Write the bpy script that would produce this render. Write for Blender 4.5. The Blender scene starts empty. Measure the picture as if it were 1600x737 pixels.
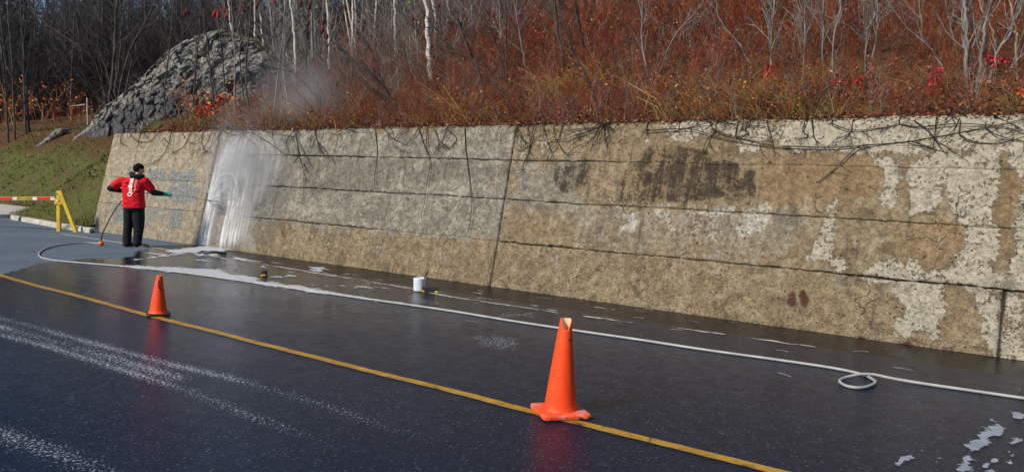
import bpy, bmesh, math, random
import numpy as np
from mathutils import Vector, Matrix
from mathutils.bvhtree import BVHTree
S = bpy.context.scene
COL = S.collection
R = math.radians
CAM = [0.3687,-12.5526,1.7023]
EU = [-0.814272,0.579518,0.033473]
EW = [0.578869,0.814954,-0.027582]
NN = [0.043264,0.003083,0.999059]
HOSE = [(9.403,-1.61),(9.64,-1.74),(9.672,-1.993),(9.494,-2.336),(9.183,-2.701),(8.623,-3.113),(7.961,-3.476),(7.414,-3.687),(6.956,-3.767),(6.562,-3.72),(6.108,-3.558),(5.663,-3.4),(5.226,-3.245),(4.561,-3.061),(3.847,-2.927),(3.102,-2.844),(2.399,-2.765),(1.057,-2.661),(-0.098,-2.53),(-1.158,-2.43),(-2.168,-2.412),(-3.039,-2.345),(-3.823,-2.267),(-4.555,-2.228),(-5.209,-2.145),(-5.779,-2.092),(-6.091,-2.151),(-6.233,-2.311),(-6.272,-2.434),(-6.252,-2.623),(-6.191,-2.749),(-6.09,-2.752),(-6.006,-2.615),(-6.021,-2.424),(-6.149,-2.246),(-6.347,-2.172),(-6.85,-2.101),(-7.402,-2.045),(-8.108,-1.979)]
YEL = [(5.278,-5.157),(3.867,-5.225),(2.757,-5.236),(1.622,-5.286),(0.729,-5.313),(-0.324,-5.315),(-1.308,-5.33),(-2.064,-5.335),(-2.893,-5.339),(-3.604,-5.329),(-4.373,-5.348),(-5.123,-5.34),(-5.729,-5.338),(-6.243,-5.34)]
EDGE = [(12.317,-1.13),(10.953,-1.104),(9.521,-1.099),(8.213,-1.094),(6.9,-1.019),(5.495,-1.084),(3.912,-1.11),(2.449,-1.191),(0.912,-1.232),(-0.162,-1.397),(-0.776,-1.409),(-2.155,-1.358),(-3.317,-1.228),(-4.73,-1.068),(-5.099,-1.066),(-5.78,-1.025),(-6.528,-0.987),(-7.369,-0.936)]
DRY = [(8.738,-6.573),(4.089,-7.578),(5.205,-5.185),(5.846,-4.695),(6.445,-4.101),(6.692,-3.532),(6.73,-2.955),(6.78,-2.354),(7.15,-2.014),(7.79,-1.528),(8.213,-1.094),(8.544,0.01),(8.208,-0.043),(10.478,0.032),(13.138,0.12),(15.207,0.086),(18.752,0.31),(22.277,1.363),(27.43,-0.788)]
FOAM = [[(7.588,-1.142),(7.934,-0.372),(8.093,0.011),(7.864,0.295),(7.271,0.43),(6.834,-0.32),(7.013,-0.655),(6.845,-1.194),(7.005,-1.486)],[(6.276,-2.625),(6.588,-2.018),(6.986,-1.178),(6.734,-1.263),(6.355,-2.088),(6.058,-2.684)],[(7.32,-1.79),(7.073,-1.609),(6.784,-1.616),(6.592,-1.782),(6.908,-1.837)],[(6.676,-1.158),(6.611,-0.769),(6.369,-0.604),(6.089,-0.896),(6.295,-1.258)],[(5.629,-3.165),(5.042,-2.783),(4.603,-2.455),(4.22,-2.212),(3.489,-2.403),(3.143,-2.344),(2.644,-2.467),(2.178,-2.461),(1.84,-2.367),(1.302,-2.451),(0.789,-2.417),(0.257,-2.426),(-0.394,-2.338),(-0.469,-2.418),(0.325,-2.605),(1.214,-2.763),(2.341,-2.808),(3.408,-2.868),(4.355,-3.069),(5.144,-3.289)],[(5.733,-0.776),(5.064,-0.815),(4.788,-0.8),(4.652,-1.003),(5.091,-1.083),(5.495,-1.084)],[(3.59,-0.703),(3.531,-0.421),(3.056,-0.788),(2.909,-1.075),(3.149,-1.1)],[(3.472,-1.246),(3.089,-1.179),(2.96,-1.314),(3.246,-1.412)],[(4.244,-1.347),(4.166,-1.225),(3.925,-1.406),(3.984,-1.498)],[(1.137,-1.893),(1.45,-1.462),(1.21,-1.635),(1.024,-1.625),(0.947,-1.755),(1.153,-1.798)],[(5.691,-1.642),(5.719,-1.463),(5.328,-1.689),(5.479,-1.724)],[(2.514,-1.133),(2.543,-0.697),(2.429,-0.772),(2.404,-1.202)],[(2.878,-2.107),(2.903,-1.699),(2.748,-1.625),(2.727,-2.033)]]
SMEAR = [[(-2.406,-3.531),(-2.468,-3.146),(-2.927,-3.409),(-3.047,-3.649),(-2.891,-3.771),(-2.674,-3.728)],[(-1.675,-2.079),(-1.897,-1.665),(-2.121,-1.921),(-1.873,-2.209)],[(0.088,-1.82),(-0.466,-1.89),(-0.817,-2.161),(-0.318,-2.256)]]
STREAK = [([(2.666,-6.552),(1.716,-6.523),(0.938,-6.469),(-0.282,-6.429),(-1.291,-6.384),(-2.091,-6.297),(-3.166,-6.279),(-4.143,-6.36),(-4.985,-6.44)],0.075),([(1.47,-6.965),(0.843,-6.858),(-0.037,-6.774),(-1.343,-6.751),(-2.247,-6.739),(-3.268,-6.81),(-4.019,-6.806)],0.07),([(-1.999,-8.093),(-2.532,-8.014),(-3.065,-7.966),(-3.491,-7.967)],0.1),([(2.031,-6.772),(0.462,-6.671),(-0.847,-6.601),(-1.81,-6.579)],0.1)]
MARK = [[(-6.762,-4.652),(-6.798,-4.494),(-6.842,-4.373),(-6.87,-4.461),(-6.842,-4.686),(-6.791,-4.761)],[(-6.869,-4.398),(-6.862,-4.237),(-6.914,-4.155),(-6.923,-4.349),(-6.9,-4.465)],[(-6.982,-4.56),(-6.991,-4.351),(-7.004,-4.339),(-7.011,-4.593)],[(-7.12,-4.553),(-7.104,-4.217),(-7.117,-3.754),(-7.146,-3.614),(-7.196,-3.287),(-7.269,-3.113),(-7.341,-3.151),(-7.287,-3.445),(-7.256,-3.736),(-7.207,-4.024),(-7.209,-4.154),(-7.192,-4.489)],[(-7.179,-3.022),(-7.234,-2.784),(-7.264,-2.779),(-7.241,-2.917),(-7.258,-3.058),(-7.207,-3.062)],[(-7.307,-2.667),(-7.371,-2.484),(-7.434,-2.546),(-7.424,-2.79),(-7.383,-2.829)],[(-7.357,-4.237),(-7.367,-3.828),(-7.43,-3.736),(-7.413,-4.064),(-7.39,-4.282)],[(-7.237,-4.345),(-7.278,-4.091),(-7.323,-3.985),(-7.312,-4.186),(-7.272,-4.344)],[(-7.35,-3.631),(-7.409,-3.332),(-7.476,-3.19),(-7.46,-3.475),(-7.389,-3.65)],[(-7.221,-4.463),(-7.3,-4.348),(-7.337,-4.388),(-7.242,-4.515)]]
CRACK = [[(8.028,-4.306),(7.32,-4.174),(6.92,-4.113),(6.369,-4.163)],[(8.884,-3.327),(8.463,-3.365),(8.078,-3.437)],[(14.404,-0.751),(13.692,-0.824),(14.48,-0.156)],[(-0.033,-3.277),(-1.647,-3.01),(-2.763,-2.874)],[(-5.355,-5.414),(-5.604,-5.355),(-5.895,-5.436)],[(3.29,-5.919),(3.128,-5.062),(1.6,-5.259)]]
STAIN = {'light':[([(-4.47,2.78),(-7.12,2.81),(-7.15,2.41),(-6.91,2.39),(-6.52,2.36),(-6.12,2.34),(-5.66,2.29),(-5.08,2.33),(-4.72,2.33),(-4.43,2.44)],1,0.03),([(-2.69,2.77),(-4.46,2.78),(-4.45,2.53),(-4.08,2.37),(-3.69,2.55),(-2.93,2.55)],0.85,0.05),([(-5.65,2.19),(-5.73,2.24),(-5.9,2.14),(-5.96,1.98),(-5.91,1.84),(-5.85,1.65),(-5.75,1.65),(-5.7,1.83),(-5.74,1.95)],0.95,0.03),([(-6.04,2.26),(-6.19,2.32),(-6.36,2.36),(-6.33,2.15),(-6.33,1.85),(-6.27,1.61),(-6.09,1.56),(-6.09,1.92),(-6.03,2.08)],1,0.03),([(-6.35,2.33),(-6.92,2.36),(-6.94,2.03),(-6.93,1.5),(-7.01,1.14),(-6.94,0.83),(-6.66,0.82),(-6.53,0.86),(-6.63,1.1),(-6.68,1.48),(-6.6,1.52),(-6.52,1.63),(-6.42,1.86)],0.95,0.035),([(-5.59,0.81),(-5.83,0.99),(-5.98,1.06),(-6.05,0.89),(-6.19,1.05),(-6.26,0.84),(-6.64,1.03),(-7.09,0.92),(-7.27,0.87),(-7.28,0.8),(-6.92,0.74),(-6.27,0.76),(-5.71,0.73)],0.9,0.03),([(-5.94,0.68),(-6.14,0.71),(-6.47,0.72),(-6.55,0.49),(-6.46,0.25),(-6.52,0.07),(-6.37,0.16),(-6.2,0.08),(-6.05,0.23),(-6.11,0.43)],1,0.04),([(-6.84,0.73),(-7.06,0.71),(-7.12,-0.01),(-6.97,0.11),(-6.84,0.23),(-6.93,0.47)],0.95,0.05),([(-7.09,0.74),(-7.28,0.76),(-7.34,-0.01),(-7.15,-0.01)],0.85,0.06),([(-7.05,2.6),(-7.17,2.6),(-7.3,0.87),(-7.12,0.85),(-7.17,1.3),(-7.13,1.96)],1,0.04),([(-4.94,0.93),(-5.09,1.2),(-5.11,1.42),(-5.18,1.49),(-5.18,1.22),(-5.24,0.93),(-5.39,0.97),(-5.39,0.79),(-5.25,0.81),(-5.17,0.9)],0.95,0.02),([(-5.06,1.46),(-5.09,1.61),(-5.2,1.72),(-5.23,1.67),(-5.17,1.55),(-5.11,1.42)],0.7,0.02),([(-5.29,1.68),(-5.37,1.71),(-5.45,1.49),(-5.5,1.23),(-5.41,1.32)],0.35,0.03),([(-0.87,2.33),(-1.23,2.68),(-1.46,2.72),(-1.58,2.32),(-1.31,2.21)],0.25,0.08),([(0.07,2.64),(-0.62,2.69),(-0.81,2.15),(-0.09,2.16)],0.45,0.06),([(-5.27,0.65),(-5.42,0.83),(-5.57,0.72),(-5.35,0.6)],0.45,0.04),([(8.7,2.65),(8.28,2.53),(8.46,1.23),(8.4,-0.02),(8.59,0.03),(8.58,1.23)],0.2,0.05),([(7.91,2.53),(8.18,2.22),(8.26,1.39),(8.25,0.5),(8.22,-0.0),(6.34,0.15),(6.51,0.89),(6.73,1.88),(6.8,2.53)],0.3,0.05),([(3.58,0.87),(3.26,1.3),(2.97,0.85),(3.27,0.7)],0.45,0.05),([(4.32,0.56),(3.95,0.58),(3.98,0.14)],0.35,0.03),([(3.01,0.35),(2.92,0.53),(2.35,0.51),(2.13,0.25),(2.3,0.3),(2.83,0.31),(2.96,0.02)],0.35,0.03),([(-0.11,1.05),(-0.13,1.59),(-0.54,1.48),(-0.43,1.39),(-0.2,1.27)],0.3,0.04),([(-0.92,0.79),(-1.05,0.72),(-1.37,0.51),(-1.28,0.5),(-1.09,0.65)],0.55,0.02),([(1.13,0.4),(0.99,0.44),(0.76,0.16),(0.85,0.12)],0.35,0.02),([(-1.33,2.11),(-1.56,2.11),(-1.55,1.53),(-1.43,1.53)],0.35,0.04),([(-2.32,2.53),(-2.72,2.62),(-2.88,2.19),(-2.7,2.07),(-2.46,2.28)],0.3,0.04)],'dark':[([(-2.44,2.06),(-2.99,2.17),(-4.16,2.1),(-4.24,1.64),(-3.64,1.58),(-2.52,1.58)],0.95,0.06),([(-2.36,2.28),(-3.36,2.29),(-3.48,2.09),(-2.38,2.1)],0.75,0.07),([(-1.98,2.05),(-2.43,2.13),(-2.52,1.58),(-2.13,1.6)],0.8,0.07),([(-0.82,2.09),(-1.56,2.11),(-1.48,1.75),(-1.24,1.64),(-0.86,1.75)],0.75,0.05),([(5.13,2.02),(-0.04,2.07),(-0.08,1.86),(1.28,1.71),(2.2,1.74),(2.79,1.47),(4.03,1.52),(4.54,1.33),(4.9,1.38)],0.55,0.05),([(0.22,2.04),(-0.04,2.05),(0.02,1.7),(0.28,1.69)],0.3,0.05),([(6.03,2.29),(4.8,2.24),(5.29,1.88),(5.62,0.94),(5.81,0.52),(5.95,1.34)],0.35,0.03),([(-4.56,0.57),(-4.87,0.73),(-5.26,0.73),(-5.5,0.68),(-5.28,0.57),(-4.82,0.48)],0.35,0.06),([(12.86,2.61),(10.87,2.64),(10.81,2.11),(12.12,2.0),(12.7,2.23)],0.28,0.06),([(-5.79,2.09),(-6.0,2.14),(-5.97,2.06),(-5.83,2.03)],0.5,0.03),([(-6.56,1.94),(-6.75,2.01),(-6.73,1.87),(-6.6,1.83)],0.5,0.04),([(-5.99,0.76),(-6.66,0.8),(-7.28,0.81),(-7.28,0.76),(-6.67,0.73),(-6.0,0.7)],0.5,0.05),([(-3.93,1.48),(-4.02,1.5),(-4.08,1.31),(-3.97,1.29)],0.3,0.03)],'ochre':[([(-4.18,2.3),(-5.62,2.28),(-5.7,1.7),(-4.26,1.68)],0.9,0.05),([(-0.11,1.38),(-0.93,1.37),(-0.97,0.82),(-0.13,0.82)],0.55,0.05),([(-6.19,1.53),(-6.63,1.52),(-6.65,0.95),(-6.53,0.79),(-6.32,0.88),(-6.2,0.79),(-5.96,1.08),(-6.06,1.44)],0.75,0.03),([(-6.92,1.99),(-7.1,2.07),(-7.15,1.66),(-7.13,1.15),(-6.98,1.17)],0.95,0.03),([(-5.88,1.51),(-6.0,1.36),(-6.02,0.79),(-5.91,0.88)],0.5,0.03),([(-4.34,0.38),(-5.93,0.64),(-5.93,0.02),(-4.37,0.12)],0.45,0.08),([(5.15,0.04),(0.17,0.49),(0.0,0.02),(6.62,0.02)],0.35,0.08),([(-2.7,2.72),(-4.5,2.44),(-4.29,2.1),(-1.26,2.16)],0.5,0.07),([(-4.81,0.6),(-5.28,0.55),(-5.24,0.24),(-4.7,0.17)],0.5,0.06),([(-6.44,0.7),(-6.86,0.71),(-6.85,0.05),(-6.53,0.08)],0.55,0.05),([(-6.0,2.24),(-6.11,1.68),(-5.98,1.76),(-5.91,2.14)],0.8,0.02),([(-0.31,0.69),(-7.04,0.73),(-7.1,-0.01),(-0.06,0.03)],0.22,0.1)],'grey':[([(8.32,2.65),(0.02,2.69),(-0.03,1.97),(-0.07,1.26),(-0.1,0.78),(2.61,0.75),(6.4,0.69),(8.06,0.81)],0.75,0.06),([(-0.1,2.08),(-1.51,2.1),(-1.39,1.44),(-0.17,1.43)],0.6,0.06),([(-0.17,1.43),(-2.5,1.4),(-4.71,1.44),(-4.74,1.14),(-2.1,1.23),(-0.2,1.27)],0.45,0.05),([(-1.4,1.39),(-4.87,1.41),(-4.69,0.93),(-1.72,0.86)],0.35,0.08)],'blue':[([(12.01,1.71),(11.58,1.8),(11.46,1.57),(11.82,1.5)],0.7,0.03),([(11.02,1.68),(10.35,1.73),(10.13,1.45),(10.85,1.39)],0.8,0.03),([(10.15,1.72),(8.99,1.74),(8.94,1.43),(10.06,1.42)],0.85,0.03),([(10.04,1.36),(8.71,1.38),(8.68,0.98),(9.78,0.96)],0.65,0.04),([(10.87,1.3),(10.14,1.32),(10.03,0.88),(10.7,0.85)],0.45,0.04),([(9.74,0.77),(9.18,0.8),(9.06,0.32),(9.58,0.29)],0.9,0.02),([(10.79,0.72),(9.94,0.79),(9.84,0.39),(10.6,0.31)],0.55,0.04),([(12.3,0.74),(11.82,0.79),(11.63,0.34),(12.12,0.31)],0.75,0.03),([(-6.12,0.2),(-6.37,0.39),(-6.41,0.36),(-6.18,0.15)],0.4,0.02),([(-6.26,1.97),(-6.29,2.09),(-6.35,1.93),(-6.29,1.85)],0.3,0.02)],'white':[([(-2.24,1.33),(-2.45,1.36),(-2.51,1.13),(-2.39,1.08),(-2.27,1.14),(-2.37,1.18),(-2.39,1.27),(-2.26,1.27)],0.7,0.03),([(-2.8,1.4),(-3.12,1.3),(-3.17,1.09),(-2.87,1.08)],0.5,0.05),([(-2.82,1.53),(-2.94,1.54),(-2.99,1.34),(-2.86,1.28)],0.4,0.03),([(-3.29,1.56),(-3.48,1.46),(-3.42,1.09),(-3.34,1.1)],0.5,0.03),([(-3.24,1.46),(-3.52,1.5),(-3.56,1.42),(-3.25,1.37)],0.4,0.03),([(-3.61,1.51),(-3.9,1.53),(-3.9,1.44),(-3.62,1.41)],0.7,0.02),([(-3.99,1.54),(-4.32,1.56),(-4.37,1.31),(-4.32,1.17),(-4.06,1.19)],0.75,0.04),([(-3.57,1.42),(-3.67,1.42),(-3.69,1.11),(-3.62,1.12)],0.4,0.03)],'rust':[([(-4.76,0.43),(-4.82,0.47),(-4.87,0.37),(-4.87,0.3),(-4.81,0.28),(-4.76,0.34)],1,0.008),([(-4.89,0.49),(-4.95,0.51),(-5.02,0.39),(-4.99,0.3),(-4.94,0.33),(-4.9,0.42)],1,0.008),([(-2.86,0.79),(-2.92,0.83),(-2.92,0.65),(-2.87,0.56),(-2.85,0.61)],0.4,0.02),([(-3.1,0.74),(-3.15,0.75),(-3.14,0.6),(-3.1,0.62)],0.4,0.02),([(-4.26,0.02),(-4.35,0.02),(-4.34,-0.03),(-4.27,-0.03)],1,0.02),([(-4.72,0.02),(-4.8,0.02),(-4.79,-0.04),(-4.72,-0.03)],1,0.02),([(-5.64,0.02),(-5.73,0.04),(-5.73,-0.02),(-5.65,-0.03)],1,0.02),([(-6.1,0.0),(-6.2,0.03),(-6.21,-0.01),(-6.13,-0.03)],1,0.02),([(-6.53,0.04),(-6.66,0.06),(-6.67,0.0),(-6.54,-0.02)],1,0.02),([(-6.06,0.04),(-7.33,0.16),(-7.34,0.04),(-6.21,-0.01)],0.35,0.05),([(-2.7,0.46),(-2.77,0.47),(-2.76,0.38),(-2.7,0.37)],0.3,0.02)],'wet':[([(7.96,2.65),(5.51,2.64),(4.79,2.22),(5.28,1.84),(5.6,0.88),(5.83,0.25),(8.52,-0.03),(8.45,0.63),(8.26,1.39),(8.18,2.22)],1,0.06)]}
FILM = [(7.357,2.629),(7.852,2.481),(8.153,2.148),(8.242,1.543),(8.258,0.944),(8.339,0.462),(8.341,-0.028),(6.212,0.108),(6.418,0.48),(6.463,1.036),(6.057,1.335),(5.91,1.896),(6.113,2.568)]
JOINT = {'a':[(8.42,-0.019),(8.395,0.907),(8.343,1.691),(8.341,2.556)],'b':[(-0.002,-0.01),(-0.006,0.741),(-0.02,1.447),(-0.03,2.05),(0.045,2.693)],'c':[(-7.116,-0.013),(-7.092,0.741)]}
VINES = [('dark knot of bare vine twigs hanging over the wall beside the spray', [[(5.69, 2.69), (5.52, 2.39), (5.33, 2.05), (5.14, 1.8), (4.98, 1.38), (4.98, 1.11)], [(5.56, 2.53), (5.15, 2.12), (4.89, 1.89)], [(5.37, 2.18), (5.59, 1.88)], [(5.68, 2.66), (5.85, 2.39), (5.66, 2.11)], [(5.23, 1.98), (4.98, 1.78)]]), ('bare vine with drooping curved twigs right of the spray', [[(5.08, 2.7), (4.88, 2.39), (4.62, 2.16), (4.38, 2.13), (4.21, 1.91)], [(4.89, 2.43), (4.56, 2.22), (4.38, 2.0)], [(5.01, 2.59), (5.09, 2.32)], [(4.83, 2.38), (4.78, 2.19)]]), ('single long thin vine stem hanging down above the middle of the grey wall section', [[(3.3, 2.68), (3.14, 2.21), (3.05, 1.71), (2.96, 1.46)]]), ('tangled vine ending in a long thin stem above the white pail', [[(2.19, 2.71), (2.03, 2.46), (1.89, 2.27), (1.75, 2.08), (1.72, 1.69), (1.69, 1.34), (1.7, 1.05), (1.64, 0.93)], [(1.49, 2.68), (1.59, 2.44), (1.75, 2.23)], [(1.59, 2.44), (1.38, 2.33), (1.57, 2.37)], [(1.98, 2.68), (1.9, 2.4), (1.81, 2.2)], [(2.18, 2.65), (2.36, 2.4)], [(1.76, 2.65), (1.64, 2.41), (1.68, 2.17)], [(1.49, 2.68), (1.24, 2.49), (1.41, 2.3), (1.54, 2.37)]]), ('long thin vine stem curving down left of the wall joint', [[(1.1, 2.7), (0.96, 2.24), (0.75, 1.67), (0.62, 1.34), (0.58, 1.0), (0.62, 0.76)]]), ('dark vine hanging beside the upper end of the wall joint', [[(-0.4, 2.72), (-0.37, 2.47), (-0.34, 2.25), (-0.28, 2.06), (-0.32, 1.95)], [(-0.35, 2.34), (-0.44, 2.53)], [(-0.25, 2.71), (-0.35, 2.45)], [(-0.05, 2.69), (-0.32, 2.36)], [(-0.03, 2.64), (-0.15, 2.53), (-0.31, 2.42)]]), ('slanted vine stem hanging right of the wall joint', [[(-0.92, 2.72), (-0.88, 2.42), (-0.79, 2.26), (-0.75, 2.13)], [(-0.88, 2.45), (-1.03, 2.28), (-1.13, 2.26)], [(-0.76, 2.69), (-0.85, 2.45)], [(-0.56, 2.69), (-0.71, 2.42), (-0.81, 2.28)]]), ('dense dark fan of vine roots spreading over the wall top', [[(-1.68, 2.78), (-1.53, 2.65), (-1.25, 2.56), (-1.03, 2.49), (-0.73, 2.47)], [(-1.69, 2.76), (-1.59, 2.63), (-1.44, 2.45), (-1.23, 2.35)], [(-1.68, 2.76), (-1.46, 2.68), (-1.18, 2.65), (-0.95, 2.58)], [(-1.72, 2.73), (-1.71, 2.58), (-1.8, 2.37), (-1.88, 2.17)], [(-1.74, 2.73), (-1.79, 2.53), (-1.75, 2.42)], [(-1.67, 2.73), (-1.55, 2.53), (-1.52, 2.35)], [(-1.63, 2.73), (-1.36, 2.6), (-1.1, 2.42)], [(-1.76, 2.73), (-1.89, 2.63)], [(-1.71, 2.76), (-1.63, 2.56), (-1.63, 2.39)]]), ('long bare branch running along the wall top right of the dark grime', [[(-2.41, 2.62), (-2.92, 2.64), (-3.21, 2.62), (-3.61, 2.5), (-4.25, 2.39), (-4.76, 2.36)], [(-2.92, 2.64), (-3.3, 2.71), (-3.57, 2.76)], [(-3.48, 2.62), (-3.38, 2.43), (-3.36, 2.29)], [(-3.57, 2.76), (-3.76, 2.71), (-3.85, 2.76)]]), ('looping vine twigs at the wall top left of the pale patch', [[(-3.38, 2.76), (-3.5, 2.62), (-3.79, 2.53), (-3.96, 2.59), (-3.86, 2.66), (-4.13, 2.68), (-4.35, 2.61)], [(-3.79, 2.53), (-4.07, 2.46), (-4.33, 2.46)], [(-3.96, 2.74), (-3.91, 2.62), (-3.99, 2.53)], [(-4.2, 2.75), (-4.28, 2.53), (-4.35, 2.3)]]), ('long dark branch sweeping across the pale wall top at the right', [[(-4.46, 2.39), (-5.08, 2.38), (-5.53, 2.42), (-5.96, 2.47), (-6.37, 2.55), (-6.76, 2.64), (-7.13, 2.73)], [(-5.96, 2.47), (-6.18, 2.4), (-6.39, 2.33)], [(-5.53, 2.42), (-5.39, 2.38), (-5.25, 2.23), (-5.11, 2.06), (-4.97, 1.92)]]), ('crossing vine stems on the pale wall top at the right edge', [[(-6.01, 2.73), (-6.16, 2.61), (-6.28, 2.47), (-6.39, 2.41)], [(-6.49, 2.76), (-6.43, 2.6), (-6.31, 2.45)], [(-5.84, 2.69), (-6.09, 2.65), (-6.49, 2.68), (-6.95, 2.64), (-7.14, 2.56)], [(-6.76, 2.64), (-6.9, 2.53), (-7.15, 2.47)], [(-6.84, 2.78), (-6.98, 2.7), (-7.14, 2.6)], [(-6.5, 2.56), (-6.64, 2.47), (-6.9, 2.45), (-7.15, 2.53)], [(-6.25, 2.77), (-6.24, 2.61), (-6.24, 2.4)]]), ('thin vine stems arching over the pale wall top near its middle', [[(-4.71, 2.76), (-4.69, 2.61), (-4.76, 2.53), (-4.58, 2.5)], [(-4.79, 2.74), (-4.83, 2.55), (-4.88, 2.46)], [(-5.04, 2.7), (-5.29, 2.61), (-5.66, 2.65), (-5.94, 2.73)], [(-5.29, 2.61), (-5.22, 2.53), (-5.07, 2.46)]]), ('curved vine stem hanging over the wall above the man', [[(10.25, 2.67), (10.31, 2.36), (10.48, 2.09), (10.81, 1.89), (11.19, 1.8)], [(10.31, 2.36), (10.59, 2.53)], [(9.47, 2.64), (9.64, 2.35), (9.91, 2.19), (10.33, 2.12)]]), ('arching bare vine twigs over the left end of the wall', [[(12.26, 2.65), (11.84, 2.44), (11.37, 2.41), (10.98, 2.54), (10.82, 2.67)], [(11.53, 2.66), (11.33, 2.48)], [(12.66, 2.53), (12.52, 2.35), (12.25, 2.3)], [(11.71, 2.66), (11.74, 2.44), (11.48, 2.24)]]), ('arching vine twigs left of the tall dark joint', [[(8.96, 2.65), (8.98, 2.42), (8.75, 2.2), (8.43, 2.17)], [(8.65, 2.65), (8.83, 2.29), (9.31, 2.16)], [(9.89, 2.65), (9.5, 2.41), (9.13, 2.42), (8.89, 2.6)], [(8.43, 2.6), (8.62, 2.26), (8.83, 2.14)], [(8.27, 2.57), (8.42, 2.42)]]), ('leafless vine lying over the wall top above the spray', [[(8.2, 2.66), (7.64, 2.57), (7.13, 2.63), (6.78, 2.6)], [(7.46, 2.6), (6.87, 2.34), (6.78, 2.16)], [(7.13, 2.63), (6.5, 2.43), (5.89, 2.18)], [(6.8, 2.67), (6.12, 2.6), (5.64, 2.54)], [(6.36, 2.68), (6.33, 2.43), (6.0, 2.2)]]), ('bare twigs spilling over the wall edge left of the long stem', [[(4.21, 2.72), (3.85, 2.64), (3.61, 2.65)], [(4.17, 2.72), (4.33, 2.62), (4.55, 2.59)], [(3.1, 2.72), (2.85, 2.53), (2.6, 2.44), (2.36, 2.39)], [(2.9, 2.71), (2.74, 2.49)], [(2.43, 2.69), (2.69, 2.54), (2.67, 2.34), (2.32, 2.24)]])]
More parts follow.
